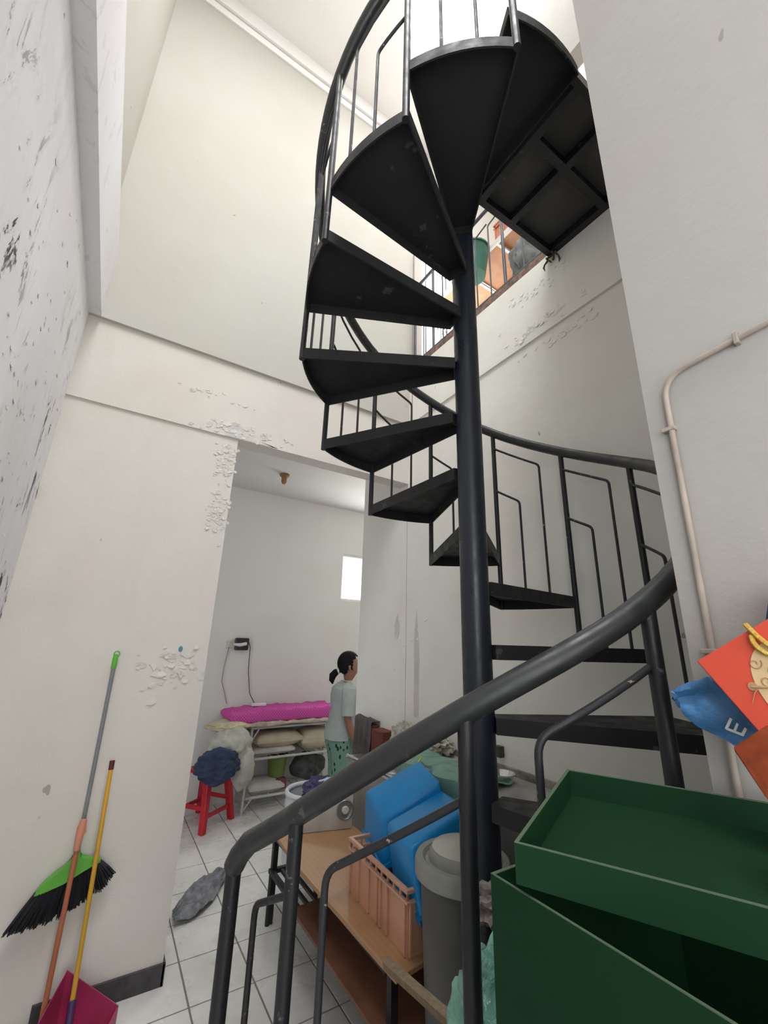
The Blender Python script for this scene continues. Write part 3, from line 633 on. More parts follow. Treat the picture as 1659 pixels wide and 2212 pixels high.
# blue tubs, upturned and tilted
BL = plain('bright_blue_plastic', (0.004, 0.26, 0.64), 0.38, var=0.08)
def dep(px, py, D):
    d = fw*F+rt*(px-829.5)-up*(py-1106); return CAM+d*(D/F)
def tub(name, label, top4, bot4, m, th=0.008):
    """upturned tub as a tapering shell: top4 = closed face, bot4 = open rim"""
    T4 = [Vector(p) for p in top4]; R4 = [Vector(p) for p in bot4]; ctr = sum(T4+R4, Vector())/8; base = min(R4+T4, key=lambda p: p.z)
    o = thing(name, label, 'tub', base, 'blue tubs in the peach crate')
    tc = sum(T4, Vector())/4; rc = sum(R4, Vector())/4; ax = (rc-tc).normalized()
    b = B()
    hexa(b, T4+R4)
    cap = [f for f in b.faces if all(min((v.co-q).length for q in R4) < 1e-5 for v in f.verts)]
    bmesh.ops.delete(b, geom=cap, context='FACES_ONLY')
    es = [e for e in b.edges if not e.is_boundary]
    bmesh.ops.bevel(b, geom=es, offset=0.022, segments=3, affect='EDGES', profile=0.5)
    bmesh.ops.recalc_face_normals(b, faces=b.faces[:])
    bmesh.ops.solidify(b, geom=b.faces[:], thickness=th)
    obj('shell', b, m, o, smooth=True)
    b = B(); g = 1.035
    ro = [rc+(p-rc)*g for p in R4]; ri = [rc+(p-rc)*0.985 for p in R4]
    for off in (0,):
        lo = [b.verts.new(p-ax*0.02) for p in ro]; hi = [b.verts.new(p) for p in ro]; hi2 = [b.verts.new(p) for p in ri]; lo2 = [b.verts.new(p-ax*0.02) for p in ri]
        for i in range(4):
            j = (i+1) % 4; b.faces.new((lo[i], lo[j], hi[j], hi[i])); b.faces.new((hi[i], hi[j], hi2[j], hi2[i])); b.faces.new((hi2[i], hi2[j], lo2[j], lo2[i])); b.faces.new((lo2[i], lo2[j], lo[j], lo[i]))
    obj('rim', b, m, o, smooth=True)
    return o
a1 = dep(787, 1707, 2.22); a2 = dep(906, 1639, 2.27); a4 = dep(825, 1768, 1.98); a3 = a2+(a4-a1)*0.93
dn = (dep(757, 1806, 2.12)-a1)
nA = (a2-a1).cross(a4-a1).normalized()
if nA.z > 0: nA = -nA
dn = nA*0.19*0.6+dn*0.55
tub('blue_tub', 'upper bright blue upturned tub leaning over the other one in the peach crate', [a1, a2, a3, a4], [a1+dn-(a2-a1)*0.04, a2+dn+(a2-a1)*0.04, a3+dn+(a2-a1)*0.04+(a4-a1)*0.05, a4+dn-(a2-a1)*0.04+(a4-a1)*0.05], BL)
b1 = dep(833, 1775, 1.90); b2 = dep(955, 1704, 2.06); b4 = dep(884, 1830, 1.66); b3 = b2+(b4-b1)*0.95
nB = (b2-b1).cross(b4-b1).normalized()
if nB.z > 0: nB = -nB
dn = nB*0.20+Vector((0, 0, -0.05))
ex_ = (b2-b1)*0.05; ey_ = (b4-b1)*0.06
tub('blue_tub', 'lower bright blue upturned tub jammed in the peach crate beside the grey bin', [b1, b2, b3, b4], [b1+dn-ex_-ey_, b2+dn+ex_-ey_, b3+dn+ex_+ey_, b4+dn-ex_+ey_], BL)
# grey dustbin
GP = plain('grey_green_plastic', (0.105, 0.105, 0.095), 0.55, var=0.2, scale=4, bmp=0.1); LP = plain('pale_grey_lid_plastic', (0.26, 0.265, 0.235), 0.45, var=0.2)
bx, by = 1.265, 1.405
bn = thing('grey_dustbin', 'tall grey round dustbin with a domed pale lid behind the front post', 'dustbin', (bx, by, 0))
b = B(); lathe(b, [(0, 0), (0.125, 0), (0.155, 0.80), (0.168, 0.805), (0.168, 0.82), (0.150, 0.82), (0.12, 0.01), (0, 0.01)], (bx, by, 0), 40); obj('body', b, GP, bn, smooth=True)
b = B(); lathe(b, [(0.170, 0.79), (0.176, 0.795), (0.176, 0.838), (0.168, 0.850), (0.148, 0.848), (0.138, 0.836), (0.126, 0.840), (0.122, 0.862), (0.112, 0.872), (0.06, 0.878), (0, 0.88)], (bx, by, 0), 40); ldd = obj('lid', b, LP, bn, smooth=True)
b = B(); lathe(b, [(0.112, 0.871), (0.113, 0.876), (0.104, 0.884), (0.06, 0.892), (0, 0.895)], (bx, by, 0), 32); obj('lid_dome', b, plain('pale_worn_plastic', (0.48, 0.47, 0.41), 0.35), ldd, smooth=True)
# leaning board in front
b = B(); p0, p1 = dep(826, 2078, 1.30), dep(1030, 2260, 0.98); sd = Vector((0.006, 0.0, -0.022)); tk = Vector((0.032, 0.022, -0.004))
hexa(b, [p0+sd, p1+sd, p1+sd+tk, p0+sd+tk, p0, p1, p1+tk, p0+tk]); single('chipboard_offcut', b, plain('raw_chipboard_edge', (0.26, 0.19, 0.12), 0.8, var=0.2, scale=60), 'raw chipboard offcut standing on edge at the foot of the grey dustbin', 'board', tuple(p1+sd))
# white appliance with round dial
WP = plain('off_white_enamel', (0.55, 0.54, 0.50), 0.4); 
ap = thing('white_stove', 'white countertop appliance with a round dial on the far end of the wooden table', 'appliance', (1.36, 2.88, 0.47))
b = B(); hexa(b, [(1.20, 2.80, 0.47), (1.53, 2.72, 0.47), (1.55, 2.95, 0.47), (1.22, 2.96, 0.47), (1.20, 2.80, 0.53), (1.53, 2.72, 0.70), (1.55, 2.95, 0.70), (1.22, 2.96, 0.53)], 0.008); obj('body', b, WP, ap, smooth=True)
dc = Vector((1.475, 2.725, 0.58)); da_ = Vector((-0.24, -0.97, 0.1))
b = B(); lathe(b, [(0.052, 0), (0.056, 0.006), (0.050, 0.012), (0.044, 0.006), (0.040, 0.004), (0, 0.004)], dc, 28, da_); obj('dial_ring', b, plain('grey_dial', (0.22, 0.22, 0.22), 0.35, 0.4), ap, smooth=True)
b = B(); lathe(b, [(0.022, 0.002), (0.022, 0.018), (0.018, 0.022), (0, 0.022)], dc, 24, da_); obj('dial_knob', b, WP, ap, smooth=True)
# white barrel with laundry
WB = plain('white_barrel_plastic', (0.58, 0.60, 0.62), 0.35, var=0.06)
tc = (1.53, 3.36, 0); wt = thing('white_barrel', 'round white plastic barrel with a thick rim and laundry inside', 'barrel', tc)
b = B(); lathe(b, [(0, 0), (0.165, 0), (0.19, 0.10), (0.195, 0.42), (0.200, 0.43), (0.200, 0.45), (0.195, 0.46), (0.195, 0.50), (0.180, 0.50), (0.175, 0.15), (0, 0.12)], tc, 40); obj('body', b, WB, wt, smooth=True)
b = B(); lathe(b, [(0.188+0.016*math.cos(a), 0.51+0.018*math.sin(a)) for a in [2*math.pi*i/10 for i in range(11)]], tc, 40); obj('rim', b, WB, wt, smooth=True)
b = B(); blob(b, (1.59, 3.36, 0.50), (0.12, 0.13, 0.09), 0.25, 5, 4, seed=21, folds=0.25); single('dark_purple_clothes', b, plain('dark_purple_cloth', (0.07, 0.06, 0.14), 0.9, var=0.5, bmp=0.3), 'dark purple clothes stuffed into the white barrel', 'clothes', (1.59, 3.36, 0.40), smooth=True)
b = B(); blob(b, (1.66, 3.30, 0.555), (0.10, 0.06, 0.045), 0.25, 5, 4, seed=25, folds=0.2); single('pale_blue_cloth', b, plain('pale_blue_cloth', (0.50, 0.62, 0.68), 0.9, bmp=0.3), 'pale blue cloth on top of the laundry in the white barrel', 'clothes', (1.66, 3.30, 0.51), smooth=True)

# ------------------------------------------------------------------ counter along the right wall
CT = plain('stained_concrete_top', (0.38, 0.37, 0.35), 0.6, var=0.3, scale=6, bmp=0.2, obj_co=False); CB = plain('grey_tiled_counter_front', (0.20, 0.19, 0.185), 0.6, var=0.2, obj_co=False)
ct = thing('kitchen_counter', 'stained grey kitchen counter built along the right wall behind the stairs', 'counter', (1.76, 2.2, 0))
b = B(); box(b, (1.60, 0.75, 0.90), (XR-0.002, 2.36, 0.95), 0.004); obj('worktop', b, CT, ct)
b = B(); box(b, (1.64, 0.80, 0.0), (XR-0.002, 2.34, 0.90)); obj('base', b, CB, ct)
b = B(); box(b, (XR-0.014, 0.80, 0.95), (XR-0.002, 2.3, 0.985), 0.003); obj('splashback', b, plain('grimy_cement', (0.30, 0.27, 0.24), 0.9, var=0.5, scale=15, bmp=0.5), ct)
b = B(); lathe(b, [(0, 0.0), (0.05, 0.0), (0.065, 0.035), (0.07, 0.035), (0.07, 0.039), (0.062, 0.039), (0.047, 0.005), (0, 0.005)], (1.80, 1.70, 0.951), 32)
SV = plain('brushed_aluminium', (0.72, 0.72, 0.72), 0.25, 0.95)
single('metal_basin', b, SV, 'small shiny metal basin on the counter just right of the pole', 'basin', (1.80, 1.70, 0.951), smooth=True)
b = B(); box(b, (XR-0.035, 1.80, 1.02), (XR, 1.845, 1.075), 0.004); so = single('wall_switch', b, plain('dark_grimy_plastic', (0.05, 0.055, 0.045), 0.5), 'small dark switch box on the right wall beside the pole', 'switch', (XR-0.017, 1.822, 1.02))
# washing machine with steel rail, silver dome, cloths
wm = thing('washing_machine', 'greyish washing machine with a steel edge rail beside the woman', 'washing machine', (1.78, 2.75, 0))
b = B(); box(b, (1.64, 2.42, 0.0), (1.93, 3.04, 0.785), 0.012); obj('body', b, plain('greige_enamel', (0.36, 0.34, 0.30), 0.4), wm)
b = B(); box(b, (1.63, 2.41, 0.785), (1.936, 3.05, 0.80)); tube(b, [(1.64, 2.43, 0.81), (1.64, 3.03, 0.81)], 0.008, 8); obj('steel_rail', b, SV, wm)
dc = (1.765, 2.62, 0.801)
pt = thing('rice_cooker', 'silver dome-lidded cooker on the counter behind the handrail', 'cooker', dc)
b = B(); lathe(b, [(0, 0), (0.13, 0), (0.14, 0.02), (0.14, 0.05)], dc, 36); obj('body', b, plain('dull_silver', (0.45, 0.44, 0.43), 0.35, 0.7), pt, smooth=True)
b = B(); lathe(b, [(0.145, 0.05), (0.147, 0.058), (0.13, 0.085), (0.09, 0.11), (0.04, 0.122), (0, 0.125)], dc, 36); obj('dome_lid', b, SV, pt, smooth=True)
b = B()   # dark marks like worn print on the dome front
for i, (dx, hh) in enumerate(((-0.035, 0.02), (-0.02, 0.024), (0.0, 0.022), (0.018, 0.022))):
    box(b, (dc[0]-0.09+dx, dc[1]-0.108, dc[2]+0.075), (dc[0]-0.083+dx, dc[1]-0.104, dc[2]+0.075+hh))
obj('worn_print', b, plain('black_print', (0.02, 0.02, 0.02), 0.5), pt)
b = B(); sheet(b, lambda u, v: (1.932-min(1, v/0.4)*0.085-0.012*math.sin(u*20)*min(1, v*2), 3.06+0.24*u+0.01*math.sin(v*9), 1.0+0.03*math.sin(u*9)*min(1, v*3)-max(0, v-0.4)*0.55), 30, 24, 0.012); single('brown_cloth_heap', b, plain('dark_taupe_cloth', (0.10, 0.085, 0.085), 0.95, var=0.3, bmp=0.4), 'dark taupe cloth draped in folds over the narrow dark red cabinet', 'cloth', (1.86, 3.17, 0.68), smooth=True)
b = B(); box(b, (1.865, 3.07, 0.0), (1.936, 3.28, 0.98), 0.005); single('side_cabinet', b, plain('dark_red_wood', (0.10, 0.03, 0.02), 0.5), 'narrow dark red cabinet beneath the taupe cloth against the right wall', 'cabinet', (1.90, 3.17, 0.0))
b = B(); box(b, (1.83, 2.86, 0.801), (1.93, 3.02, 0.97), 0.006); single('maroon_box', b, plain('maroon_card', (0.14, 0.03, 0.02), 0.6), 'maroon box against the wall between the taupe cloth and crumpled plastic', 'box', (1.87, 2.94, 0.801))
b = B(); blob(b, (1.87, 2.62, 0.96), (0.05, 0.15, 0.10), 0.30, 9, 4, seed=37, folds=0.4); blob(b, (1.87, 2.28, 1.0), (0.05, 0.12, 0.05), 0.4, 9, 4, seed=38, folds=0.4, flat=0.952)
single('crumpled_plastic', b, plain('dirty_clear_plastic', (0.42, 0.40, 0.33), 0.45, var=0.3, scale=20, bmp=0.5), 'crumpled dirty beige plastic heaped against the wall behind the cooker', 'plastic', (1.85, 2.5, 0.952), smooth=True)
tp, t, bs = nt('green_translucent_plastic'); bs.inputs['Base Color'].default_value = (0.22, 0.42, 0.34, 1); bs.inputs['Roughness'].default_value = 0.25; bs.inputs['Alpha'].default_value = 0.82
bump(t, bs, nz(t, 14, 4, obj_co=True, dist=1), 0.5, 0.02)
def tarp(u, v):
    y = 2.34-0.72*u; n = 0.035*math.sin(u*17+3*v)+0.02*noise.noise(Vector((u*6, v*5, 1)))
    if v < 0.3: return (1.80-0.66*v, y, 0.962+0.02*noise.noise(Vector((u*9, v*9, 5)))+0.008)
    return (1.58+n*0.8-0.05*(v-0.3), y+0.03*n, 0.975-(v-0.3)*0.75)
b = B(); sheet(b, tarp, 40, 24, 0.002); single('green_plastic_sheet', b, tp, 'translucent green plastic sheet hanging over the counter edge behind the blue tubs', 'plastic sheet', (1.58, 2.05, 0.45), smooth=True)
b = B(); tube(b, [(1.60, 2.10, 0.99), (1.565, 2.08, 0.97), (1.545, 2.09, 0.80), (1.55, 2.10, 0.66)], 0.006, 8); single('yellow_strap', b, plain('yellow_strap', (0.55, 0.50, 0.05), 0.5), 'thin yellow strap hanging over the green plastic sheet', 'strap', (1.55, 2.09, 0.66), smooth=True)

# ------------------------------------------------------------------ bed rack with laundry
RW = plain('white_painted_steel', (0.50, 0.50, 0.48), 0.45)
rc = thing('white_metal_rack', 'white tubular metal rack loaded with pillows and a pink quilt at the far wall', 'rack', (1.85, 4.78, 0))
for x in (1.40, 2.36):
    for y in (4.60, 4.96):
        b = B(); tube(b, [(x-0.02 if (x < 2 and y < 4.8) else x, y, 0), (x, y, 0.76)], 0.013, 10); obj('leg', b, RW, rc, smooth=True)
for z in (0.74, 0.46, 0.13):
    b = B()
    for p, q in (((1.40, 4.60), (2.36, 4.60)), ((1.40, 4.96), (2.36, 4.96)), ((1.40, 4.60), (1.40, 4.96)), ((2.36, 4.60), (2.36, 4.96))): tube(b, [(*p, z), (*q, z)], 0.012, 8)
    for i in range(1, 12): x = 1.40+0.08*i; tube(b, [(x, 4.60, z), (x, 4.96, z)], 0.004, 6)
    obj('shelf_frame', b, RW, rc)
b = B(); tube(b, [(1.40, 4.60, 0.62), (1.47, 4.60, 0.73)], 0.008, 8); tube(b, [(1.39, 4.60, 0.03), (1.46, 4.60, 0.12)], 0.008, 8); obj('brace', b, RW, rc)
def pillow(name, label, c, s, col, seed, rot=0, amp=0.05):
    b = B(); q = bmesh.ops.create_cube(b, size=2)['verts']; bmesh.ops.subdivide_edges(b, edges=b.edges[:], cuts=9, use_grid_fill=True)
    for v in b.verts:
        x, y, z = v.co; e = (1-abs(x)**3)*(1-abs(y)**3); zz = z*(0.22+0.78*max(0, e)**0.5)
        n = noise.noise(Vector((x*2+seed, y*2, z)))*0.6+noise.noise(Vector((x*5+seed, y*5, z)))*0.3
        v.co = Vector((x*(1-0.06*abs(y)), y*(1-0.06*abs(x)), zz*(1+0.0*n)+n*amp*2))
        v.co = Vector((v.co.x*s[0], v.co.y*s[1], v.co.z*s[2]))
    bmesh.ops.rotate(b, cent=(0, 0, 0), matrix=Matrix.Rotation(rot, 3, 'Z'), verts=b.verts[:]); bmesh.ops.translate(b, vec=c, verts=b.verts[:])
    o_ = single(name, b, col, label, 'pillow', (c[0], c[1], c[2]-s[2]), smooth=True); o_['group'] = 'pillows on the rack'; return o_
BE = plain('beige_cotton', (0.48, 0.42, 0.31), 0.9, bmp=0.2, bscale=20); WC = plain('off_white_cotton', (0.52, 0.50, 0.46), 0.9, bmp=0.2, bscale=20)
pillow('pillow', 'beige pillow at the left of the rack middle shelf, under the pink quilt', (1.70, 4.76, 0.61), (0.26, 0.17, 0.075), BE, 1, 0.05)
pillow('pillow', 'beige pillow at the right of the rack middle shelf, next to the woman', (2.14, 4.76, 0.58), (0.20, 0.17, 0.105), BE, 2)
pillow('pillow', 'flat off-white pillow underneath the beige pillow on the middle shelf', (1.66, 4.78, 0.515), (0.23, 0.17, 0.05), WC, 3)
pillow('pillow', 'off-white pillow lying on the bottom shelf of the rack', (1.62, 4.78, 0.185), (0.19, 0.16, 0.055), WC, 4)
PKM, t, bs = nt('magenta_quilt'); cot = node(t, 'ShaderNodeTexCoord'); ck_ = node(t, 'ShaderNodeTexChecker'); ck_.inputs['Scale'].default_value = 70; t.links.new(cot.outputs['Object'], ck_.inputs[0])
ck_.inputs['Color1'].default_value = (0.50, 0.05, 0.29, 1); ck_.inputs['Color2'].default_value = (0.64, 0.11, 0.40, 1)
t.links.new(ck_.outputs[0], bs.inputs['Base Color']); bs.inputs['Roughness'].default_value = 0.9
def quilt(b, x0, x1, y0, y1, z0, z1, seed, m):
    q = bmesh.ops.create_cube(b, size=2)['verts']; bmesh.ops.subdivide_edges(b, edges=b.edges[:], cuts=15, use_grid_fill=True)
    for v in b.verts:
        x, y, z = v.co; n = noise.noise(Vector((x*2.5+seed, y*2, z*0.5)))
        rx = 1-0.05*abs(z)**3; h = (z+1)/2
        taper = 1-0.25*max(0, -x-0.55)*h*2
        v.co = Vector(((x0+x1)/2+(x1-x0)/2*x*rx, (y0+y1)/2+(y1-y0)/2*y*rx, z0+(z1-z0)*h*taper+n*0.012+(0.01*math.sin(x*20+y*8) if z > .9 else 0)))
    return b
b = B(); quilt(b, 1.16, 2.36, 4.56, 4.985, 0.80, 0.905, 2, None); single('pink_quilt', b, PKM, 'folded magenta pink textured quilt on top of the white metal rack', 'quilt', (1.76, 4.77, 0.80), smooth=True)
MT = plain('patterned_beige_blanket', (0.50, 0.42, 0.34), 0.9, var=0.35, scale=14, bmp=0.2)
b = B(); quilt(b, 1.14, 2.34, 4.55, 4.98, 0.758, 0.80, 5, None); single('beige_blanket', b, MT, 'thin patterned beige blanket between the pink quilt and the rack top', 'blanket', (1.75, 4.77, 0.758), smooth=True)
b = B(); box(b, (1.44, 4.84, 0.906), (1.60, 4.90, 0.935), 0.008); single('power_strip', b, plain('white_plastic', (0.75, 0.75, 0.73), 0.4), 'small white power strip lying on the pink quilt', 'power strip', (1.52, 4.87, 0.906))
# things under the rack
b = B(); lathe(b, [(0, 0), (0.08, 0), (0.10, 0.20), (0.105, 0.20), (0.105, 0.21), (0.095, 0.21), (0.075, 0.01), (0, 0.01)], (1.76, 4.80, 0.235), 20); single('green_basket', b, plain('olive_green_plastic', (0.14, 0.20, 0.04), 0.5), 'olive green basket under the rack middle shelf', 'basket', (1.76, 4.80, 0.235), smooth=True)
b = B(); blob(b, (2.10, 4.78, 0.30), (0.20, 0.12, 0.13), 0.15, 5, 3, seed=44, flat=0.145); single('dark_bundle', b, plain('dark_grey_bundle', (0.05, 0.055, 0.055), 0.8, var=0.6, scale=18), 'dark grey patterned bundle on the rack behind the barrel', 'bundle', (2.10, 4.78, 0.145), smooth=True)
b = B(); box(b, (1.66, 4.68, 0.142), (1.84, 4.90, 0.232), 0.01); single('maroon_carton', b, plain('dusky_pink_card', (0.18, 0.05, 0.08), 0.7), 'dusky maroon carton under the green basket on the rack', 'box', (1.75, 4.79, 0.142))
# red stools stacked, laundry on top
RD = plain('red_plastic', (0.50, 0.01, 0.025), 0.35, var=0.08)
def stool(label, z0, s, cx=1.02, cy=4.60, rot=R(38)):
    o = thing('red_stool', label, 'stool', (cx, cy, z0))
    def tf(b):
        bmesh.ops.rotate(b, cent=(cx, cy, z0), matrix=Matrix.Rotation(rot, 3, 'Z'), verts=b.verts[:]); return b
    H = 0.45; a, c = 0.185*s, 0.125*s
    b = B(); box(b, (cx-c-0.015, cy-c-0.015, z0+H-0.03), (cx+c+0.015, cy+c+0.015, z0+H), 0.008); obj('seat', tf(b), RD, o)
    for sx in (-1, 1):
        for sy in (-1, 1):
            b = B(); w_ = 0.024; hexa(b, [(cx+sx*a-w_, cy+sy*a-w_, z0), (cx+sx*a+w_, cy+sy*a-w_, z0), (cx+sx*a+w_, cy+sy*a+w_, z0), (cx+sx*a-w_, cy+sy*a+w_, z0),
                (cx+sx*c-w_*1.2, cy+sy*c-w_*1.2, z0+H-0.03), (cx+sx*c+w_*1.2, cy+sy*c-w_*1.2, z0+H-0.03), (cx+sx*c+w_*1.2, cy+sy*c+w_*1.2, z0+H-0.03), (cx+sx*c-w_*1.2, cy+sy*c+w_*1.2, z0+H-0.03)], 0.005); obj('leg', tf(b), RD, o)
    for k, (z, e) in enumerate(((z0+0.10, a-0.013), (z0+0.16, a-0.021))):
        b = B()
        if k == 0:
            for s_ in (-1, 1): box(b, (cx-e, cy+s_*e-0.008, z), (cx+e, cy+s_*e+0.008, z+0.032))
            obj('stretcher', tf(b), RD, o)
        else:
            for s_ in (-1, 1): box(b, (cx+s_*e-0.008, cy-e, z), (cx+s_*e+0.008, cy+e, z+0.032))
            obj('stretcher', tf(b), RD, o)
    return o
stool('red plastic stool with splayed legs beneath the laundry pile left of the rack', 0.0, 1.0)
b = B(); blob(b, (1.17, 4.50, 0.60), (0.20, 0.21, 0.19), 0.13, 4, 5, seed=51, folds=0.16, flat=0.455); blob(b, (1.28, 4.36, 0.46), (0.10, 0.09, 0.17), 0.12, 4, 4, seed=52, folds=0.2)
single('pale_laundry_heap', b, plain('pale_grey_beige_cloth', (0.43, 0.42, 0.37), 0.95, var=0.2, bmp=0.4, bscale=15), 'heap of pale grey-beige laundry spilling over the red stool', 'laundry', (1.17, 4.50, 0.455), smooth=True)
b = B(); blob(b, (1.03, 4.28, 0.52), (0.19, 0.09, 0.135), 0.15, 5, 5, seed=54, folds=0.22); single('navy_laundry', b, plain('navy_denim_cloth', (0.03, 0.045, 0.09), 0.95, var=0.3, bmp=0.4, bscale=15), 'navy blue garment bundled at the front of the laundry pile', 'laundry', (1.02, 4.30, 0.42), smooth=True)
b = B(); blob(b, (1.16, 4.62, 0.78), (0.20, 0.16, 0.05), 0.15, 5, 4, seed=57, folds=0.2); single('cream_cloth', b, plain('cream_yellow_cloth', (0.52, 0.46, 0.32), 0.95, var=0.25, bmp=0.3), 'cream cloth draped from under the pink quilt onto the laundry heap', 'cloth', (1.16, 4.62, 0.73), smooth=True)
# socket, adapter, cables
sk = thing('wall_socket', 'white wall socket with a black adapter plugged in above the rack', 'socket', (1.27, 4.99, 1.52))
b = B(); box(b, (1.13, 4.985, 1.49), (1.22, 5.0, 1.57), 0.004); obj('plate', b, plain('old_white_plastic', (0.55, 0.54, 0.49), 0.4), sk)
b = B(); box(b, (1.215, 4.93, 1.47), (1.36, 5.0, 1.60), 0.012); obj('adapter', b, plain('black_plastic', (0.015, 0.015, 0.017), 0.35), sk)
b = B(); tube(b, [(1.20, 4.95, 1.53), (1.26, 4.92, 1.525), (1.33, 4.915, 1.54)], [0.012, 0.02, 0.018], 10); obj('plug', b, plain('white_plug', (0.65, 0.63, 0.62), 0.4), sk, smooth=True)
DKC = plain('dark_cable', (0.03, 0.03, 0.032), 0.5)
b = B(); tube(b, [(1.36, 4.95, 1.56), (1.385, 4.96, 1.50), (1.40, 4.98, 1.25), (1.44, 4.97, 1.02), (1.49, 4.92, 0.925)], 0.0045, 6); single('power_cable', b, DKC, 'dark cable running from the adapter down to the power strip', 'cable', (1.49, 4.92, 0.925), smooth=True)
b = B(); tube(b, [(1.16, 4.98, 1.50), (1.135, 4.985, 1.30), (1.13, 4.985, 1.15), (1.17, 4.985, 1.05), (1.21, 4.985, 0.93)], 0.0035, 6); single('power_cable', b, plain('grey_cable_thin', (0.16, 0.16, 0.16), 0.5), 'thin grey cable hanging from the white socket plate', 'cable', (1.21, 4.985, 0.93), smooth=True)
# rusty lamp stub on the kitchen ceiling
b = B(); lathe(b, [(0, 0), (0.055, 0), (0.05, -0.02), (0.03, -0.035), (0.028, -0.09), (0.018, -0.11), (0, -0.11)], (1.345, 4.25, 3.34), 20); single('ceiling_lamp_stub', b, plain('rusty_brown', (0.28, 0.16, 0.08), 0.8, var=0.4), 'rusty brown lamp fitting stub on the kitchen ceiling', 'lamp', (1.345, 4.25, 3.23), smooth=True)

# ------------------------------------------------------------------ woman
wx, wy, wrot = 2.06, 3.90, R(-14)
WMt = Matrix.Translation((wx, wy, 0)) @ Matrix.Rotation(wrot, 4, 'Z')
pe = thing('person', 'dark-haired woman in white T-shirt and green patterned trousers, standing in profile, ponytail', 'person', (wx, wy, 0)); pe.rotation_euler = (0, 0, wrot); ROOT[pe] = Vector((0, 0, 0))
def skinmesh(name, nodes, edges, m, parent, sub=2):
    me = bpy.data.meshes.new(name); me.from_pydata([n[0] for n in nodes], edges, []); o = bpy.data.objects.new(name, me); C.objects.link(o)
    o.modifiers.new('skin', 'SKIN'); o.modifiers.new('sub', 'SUBSURF').levels = sub; o.modifiers['sub'].render_levels = sub
    if not me.skin_vertices: raise RuntimeError('no skin layer')
    for i, n in enumerate(nodes):
        r_ = n[1]; me.skin_vertices[0].data[i].radius = (r_, r_) if not isinstance(r_, tuple) else r_
        me.skin_vertices[0].data[i].use_root = (i == 0)
    o.modifiers['skin'].use_smooth_shade = True
    me.materials.append(m); o.parent = parent; return o
N = []; Ed = []
def nd(p, r_, prev=None):
    N.append((p, r_))
    if prev is not None: Ed.append((prev, len(N)-1))
    return len(N)-1
pel = nd((-0.01, 0, 0.79), 0.12); wa = nd((0.0, 0, 0.92), 0.11, pel); ch = nd((-0.01, 0, 1.06), 0.115, wa); uc = nd((-0.015, 0, 1.165), 0.085, ch); nk = nd((0.005, 0, 1.225), 0.042, uc)
hb = nd((0.025, 0, 1.275), 0.06, nk); hm = nd((0.035, 0, 1.34), 0.092, hb); ht = nd((0.022, 0, 1.42), 0.09, hm); nd((0.015, 0, 1.462), 0.055, ht)
for s in (-1, 1):
    sh = nd((-0.01, s*0.15, 1.15), 0.045, uc); el = nd((-0.02, s*0.195, 0.92), 0.036, sh); fa = nd((0.03, s*0.20, 0.80), 0.032, el); wr_ = nd((0.075, s*0.195, 0.69), 0.020, fa)
    pm = nd((0.09, s*0.192, 0.645), 0.024, wr_); kn = nd((0.10, s*0.19, 0.605), 0.022, pm)
    for j, (dx, L) in enumerate(((0.026, 0.055), (0.009, 0.062), (-0.009, 0.058), (-0.026, 0.046))):
        f1 = nd((0.10+dx, s*0.19, 0.58), 0.008, kn); f2 = nd((0.105+dx, s*0.185, 0.58-L*0.5), 0.0075, f1); nd((0.10+dx*0.9, s*0.172, 0.58-L*0.9), 0.006, f2)
    t1 = nd((0.122, s*0.185, 0.635), 0.009, pm); nd((0.138, s*0.18, 0.605), 0.0075, t1)
    hp_ = nd((0.0, s*0.08, 0.72), 0.085, pel); kn_ = nd((0.015, s*0.085, 0.42), 0.05, hp_); cf = nd((0.0, s*0.085, 0.28), 0.045, kn_); an = nd((-0.01, s*0.085, 0.07), 0.03, cf); nd((0.06, s*0.09, 0.032), 0.03, an); nd((0.13, s*0.095, 0.025), 0.024, len(N)-1)
SKN = plain('brown_skin', (0.27, 0.125, 0.08), 0.55, var=0.08)
body = skinmesh('body', N, Ed, SKN, pe)
HR = plain('black_hair', (0.012, 0.011, 0.012), 0.8, var=0.3, spec=0.1)
b = B(); bmesh.ops.create_icosphere(b, subdivisions=4, radius=1)
for v in b.verts:
    d = v.co.copy(); v.co = Vector((0.012+d.x*0.112, d.y*0.100, 1.392+d.z*0.116))
kill = [v for v in b.verts if (v.co.x > 0.045 and v.co.z < 1.43-0.0*(v.co.x)) or (v.co.z < 1.325 and v.co.x > -0.01) or v.co.z < 1.285 or (v.co.x > 0.075 and v.co.z < 1.455)]
bmesh.ops.delete(b, geom=kill, context='VERTS'); bmesh.ops.solidify(b, geom=b.faces[:], thickness=0.01); obj('hair', b, HR, pe, smooth=True)
b = B(); tube(b, [(-0.06, 0, 1.33), (-0.112, 0, 1.305), (-0.14, 0, 1.275), (-0.145, 0, 1.235), (-0.135, 0, 1.20)], [0.02, 0.033, 0.036, 0.028, 0.006], 12); obj('ponytail', b, HR, pe, smooth=True)
b = B(); lathe(b, [(0.022+0.009*math.cos(a), 0.012*math.sin(a)) for a in [2*math.pi*i/8 for i in range(9)]], (-0.092, 0, 1.315), 16, Vector((-1, 0, -0.2))); obj('hair_tie', b, plain('white_band', (0.7, 0.68, 0.7), 0.7), pe, smooth=True)
b = B(); tube(b, [(0.105, 0, 1.372), (0.122, 0, 1.35), (0.132, 0, 1.335), (0.112, 0, 1.326)], [0.010, 0.012, 0.014, 0.010], 10); obj('nose', b, SKN, pe, smooth=True)
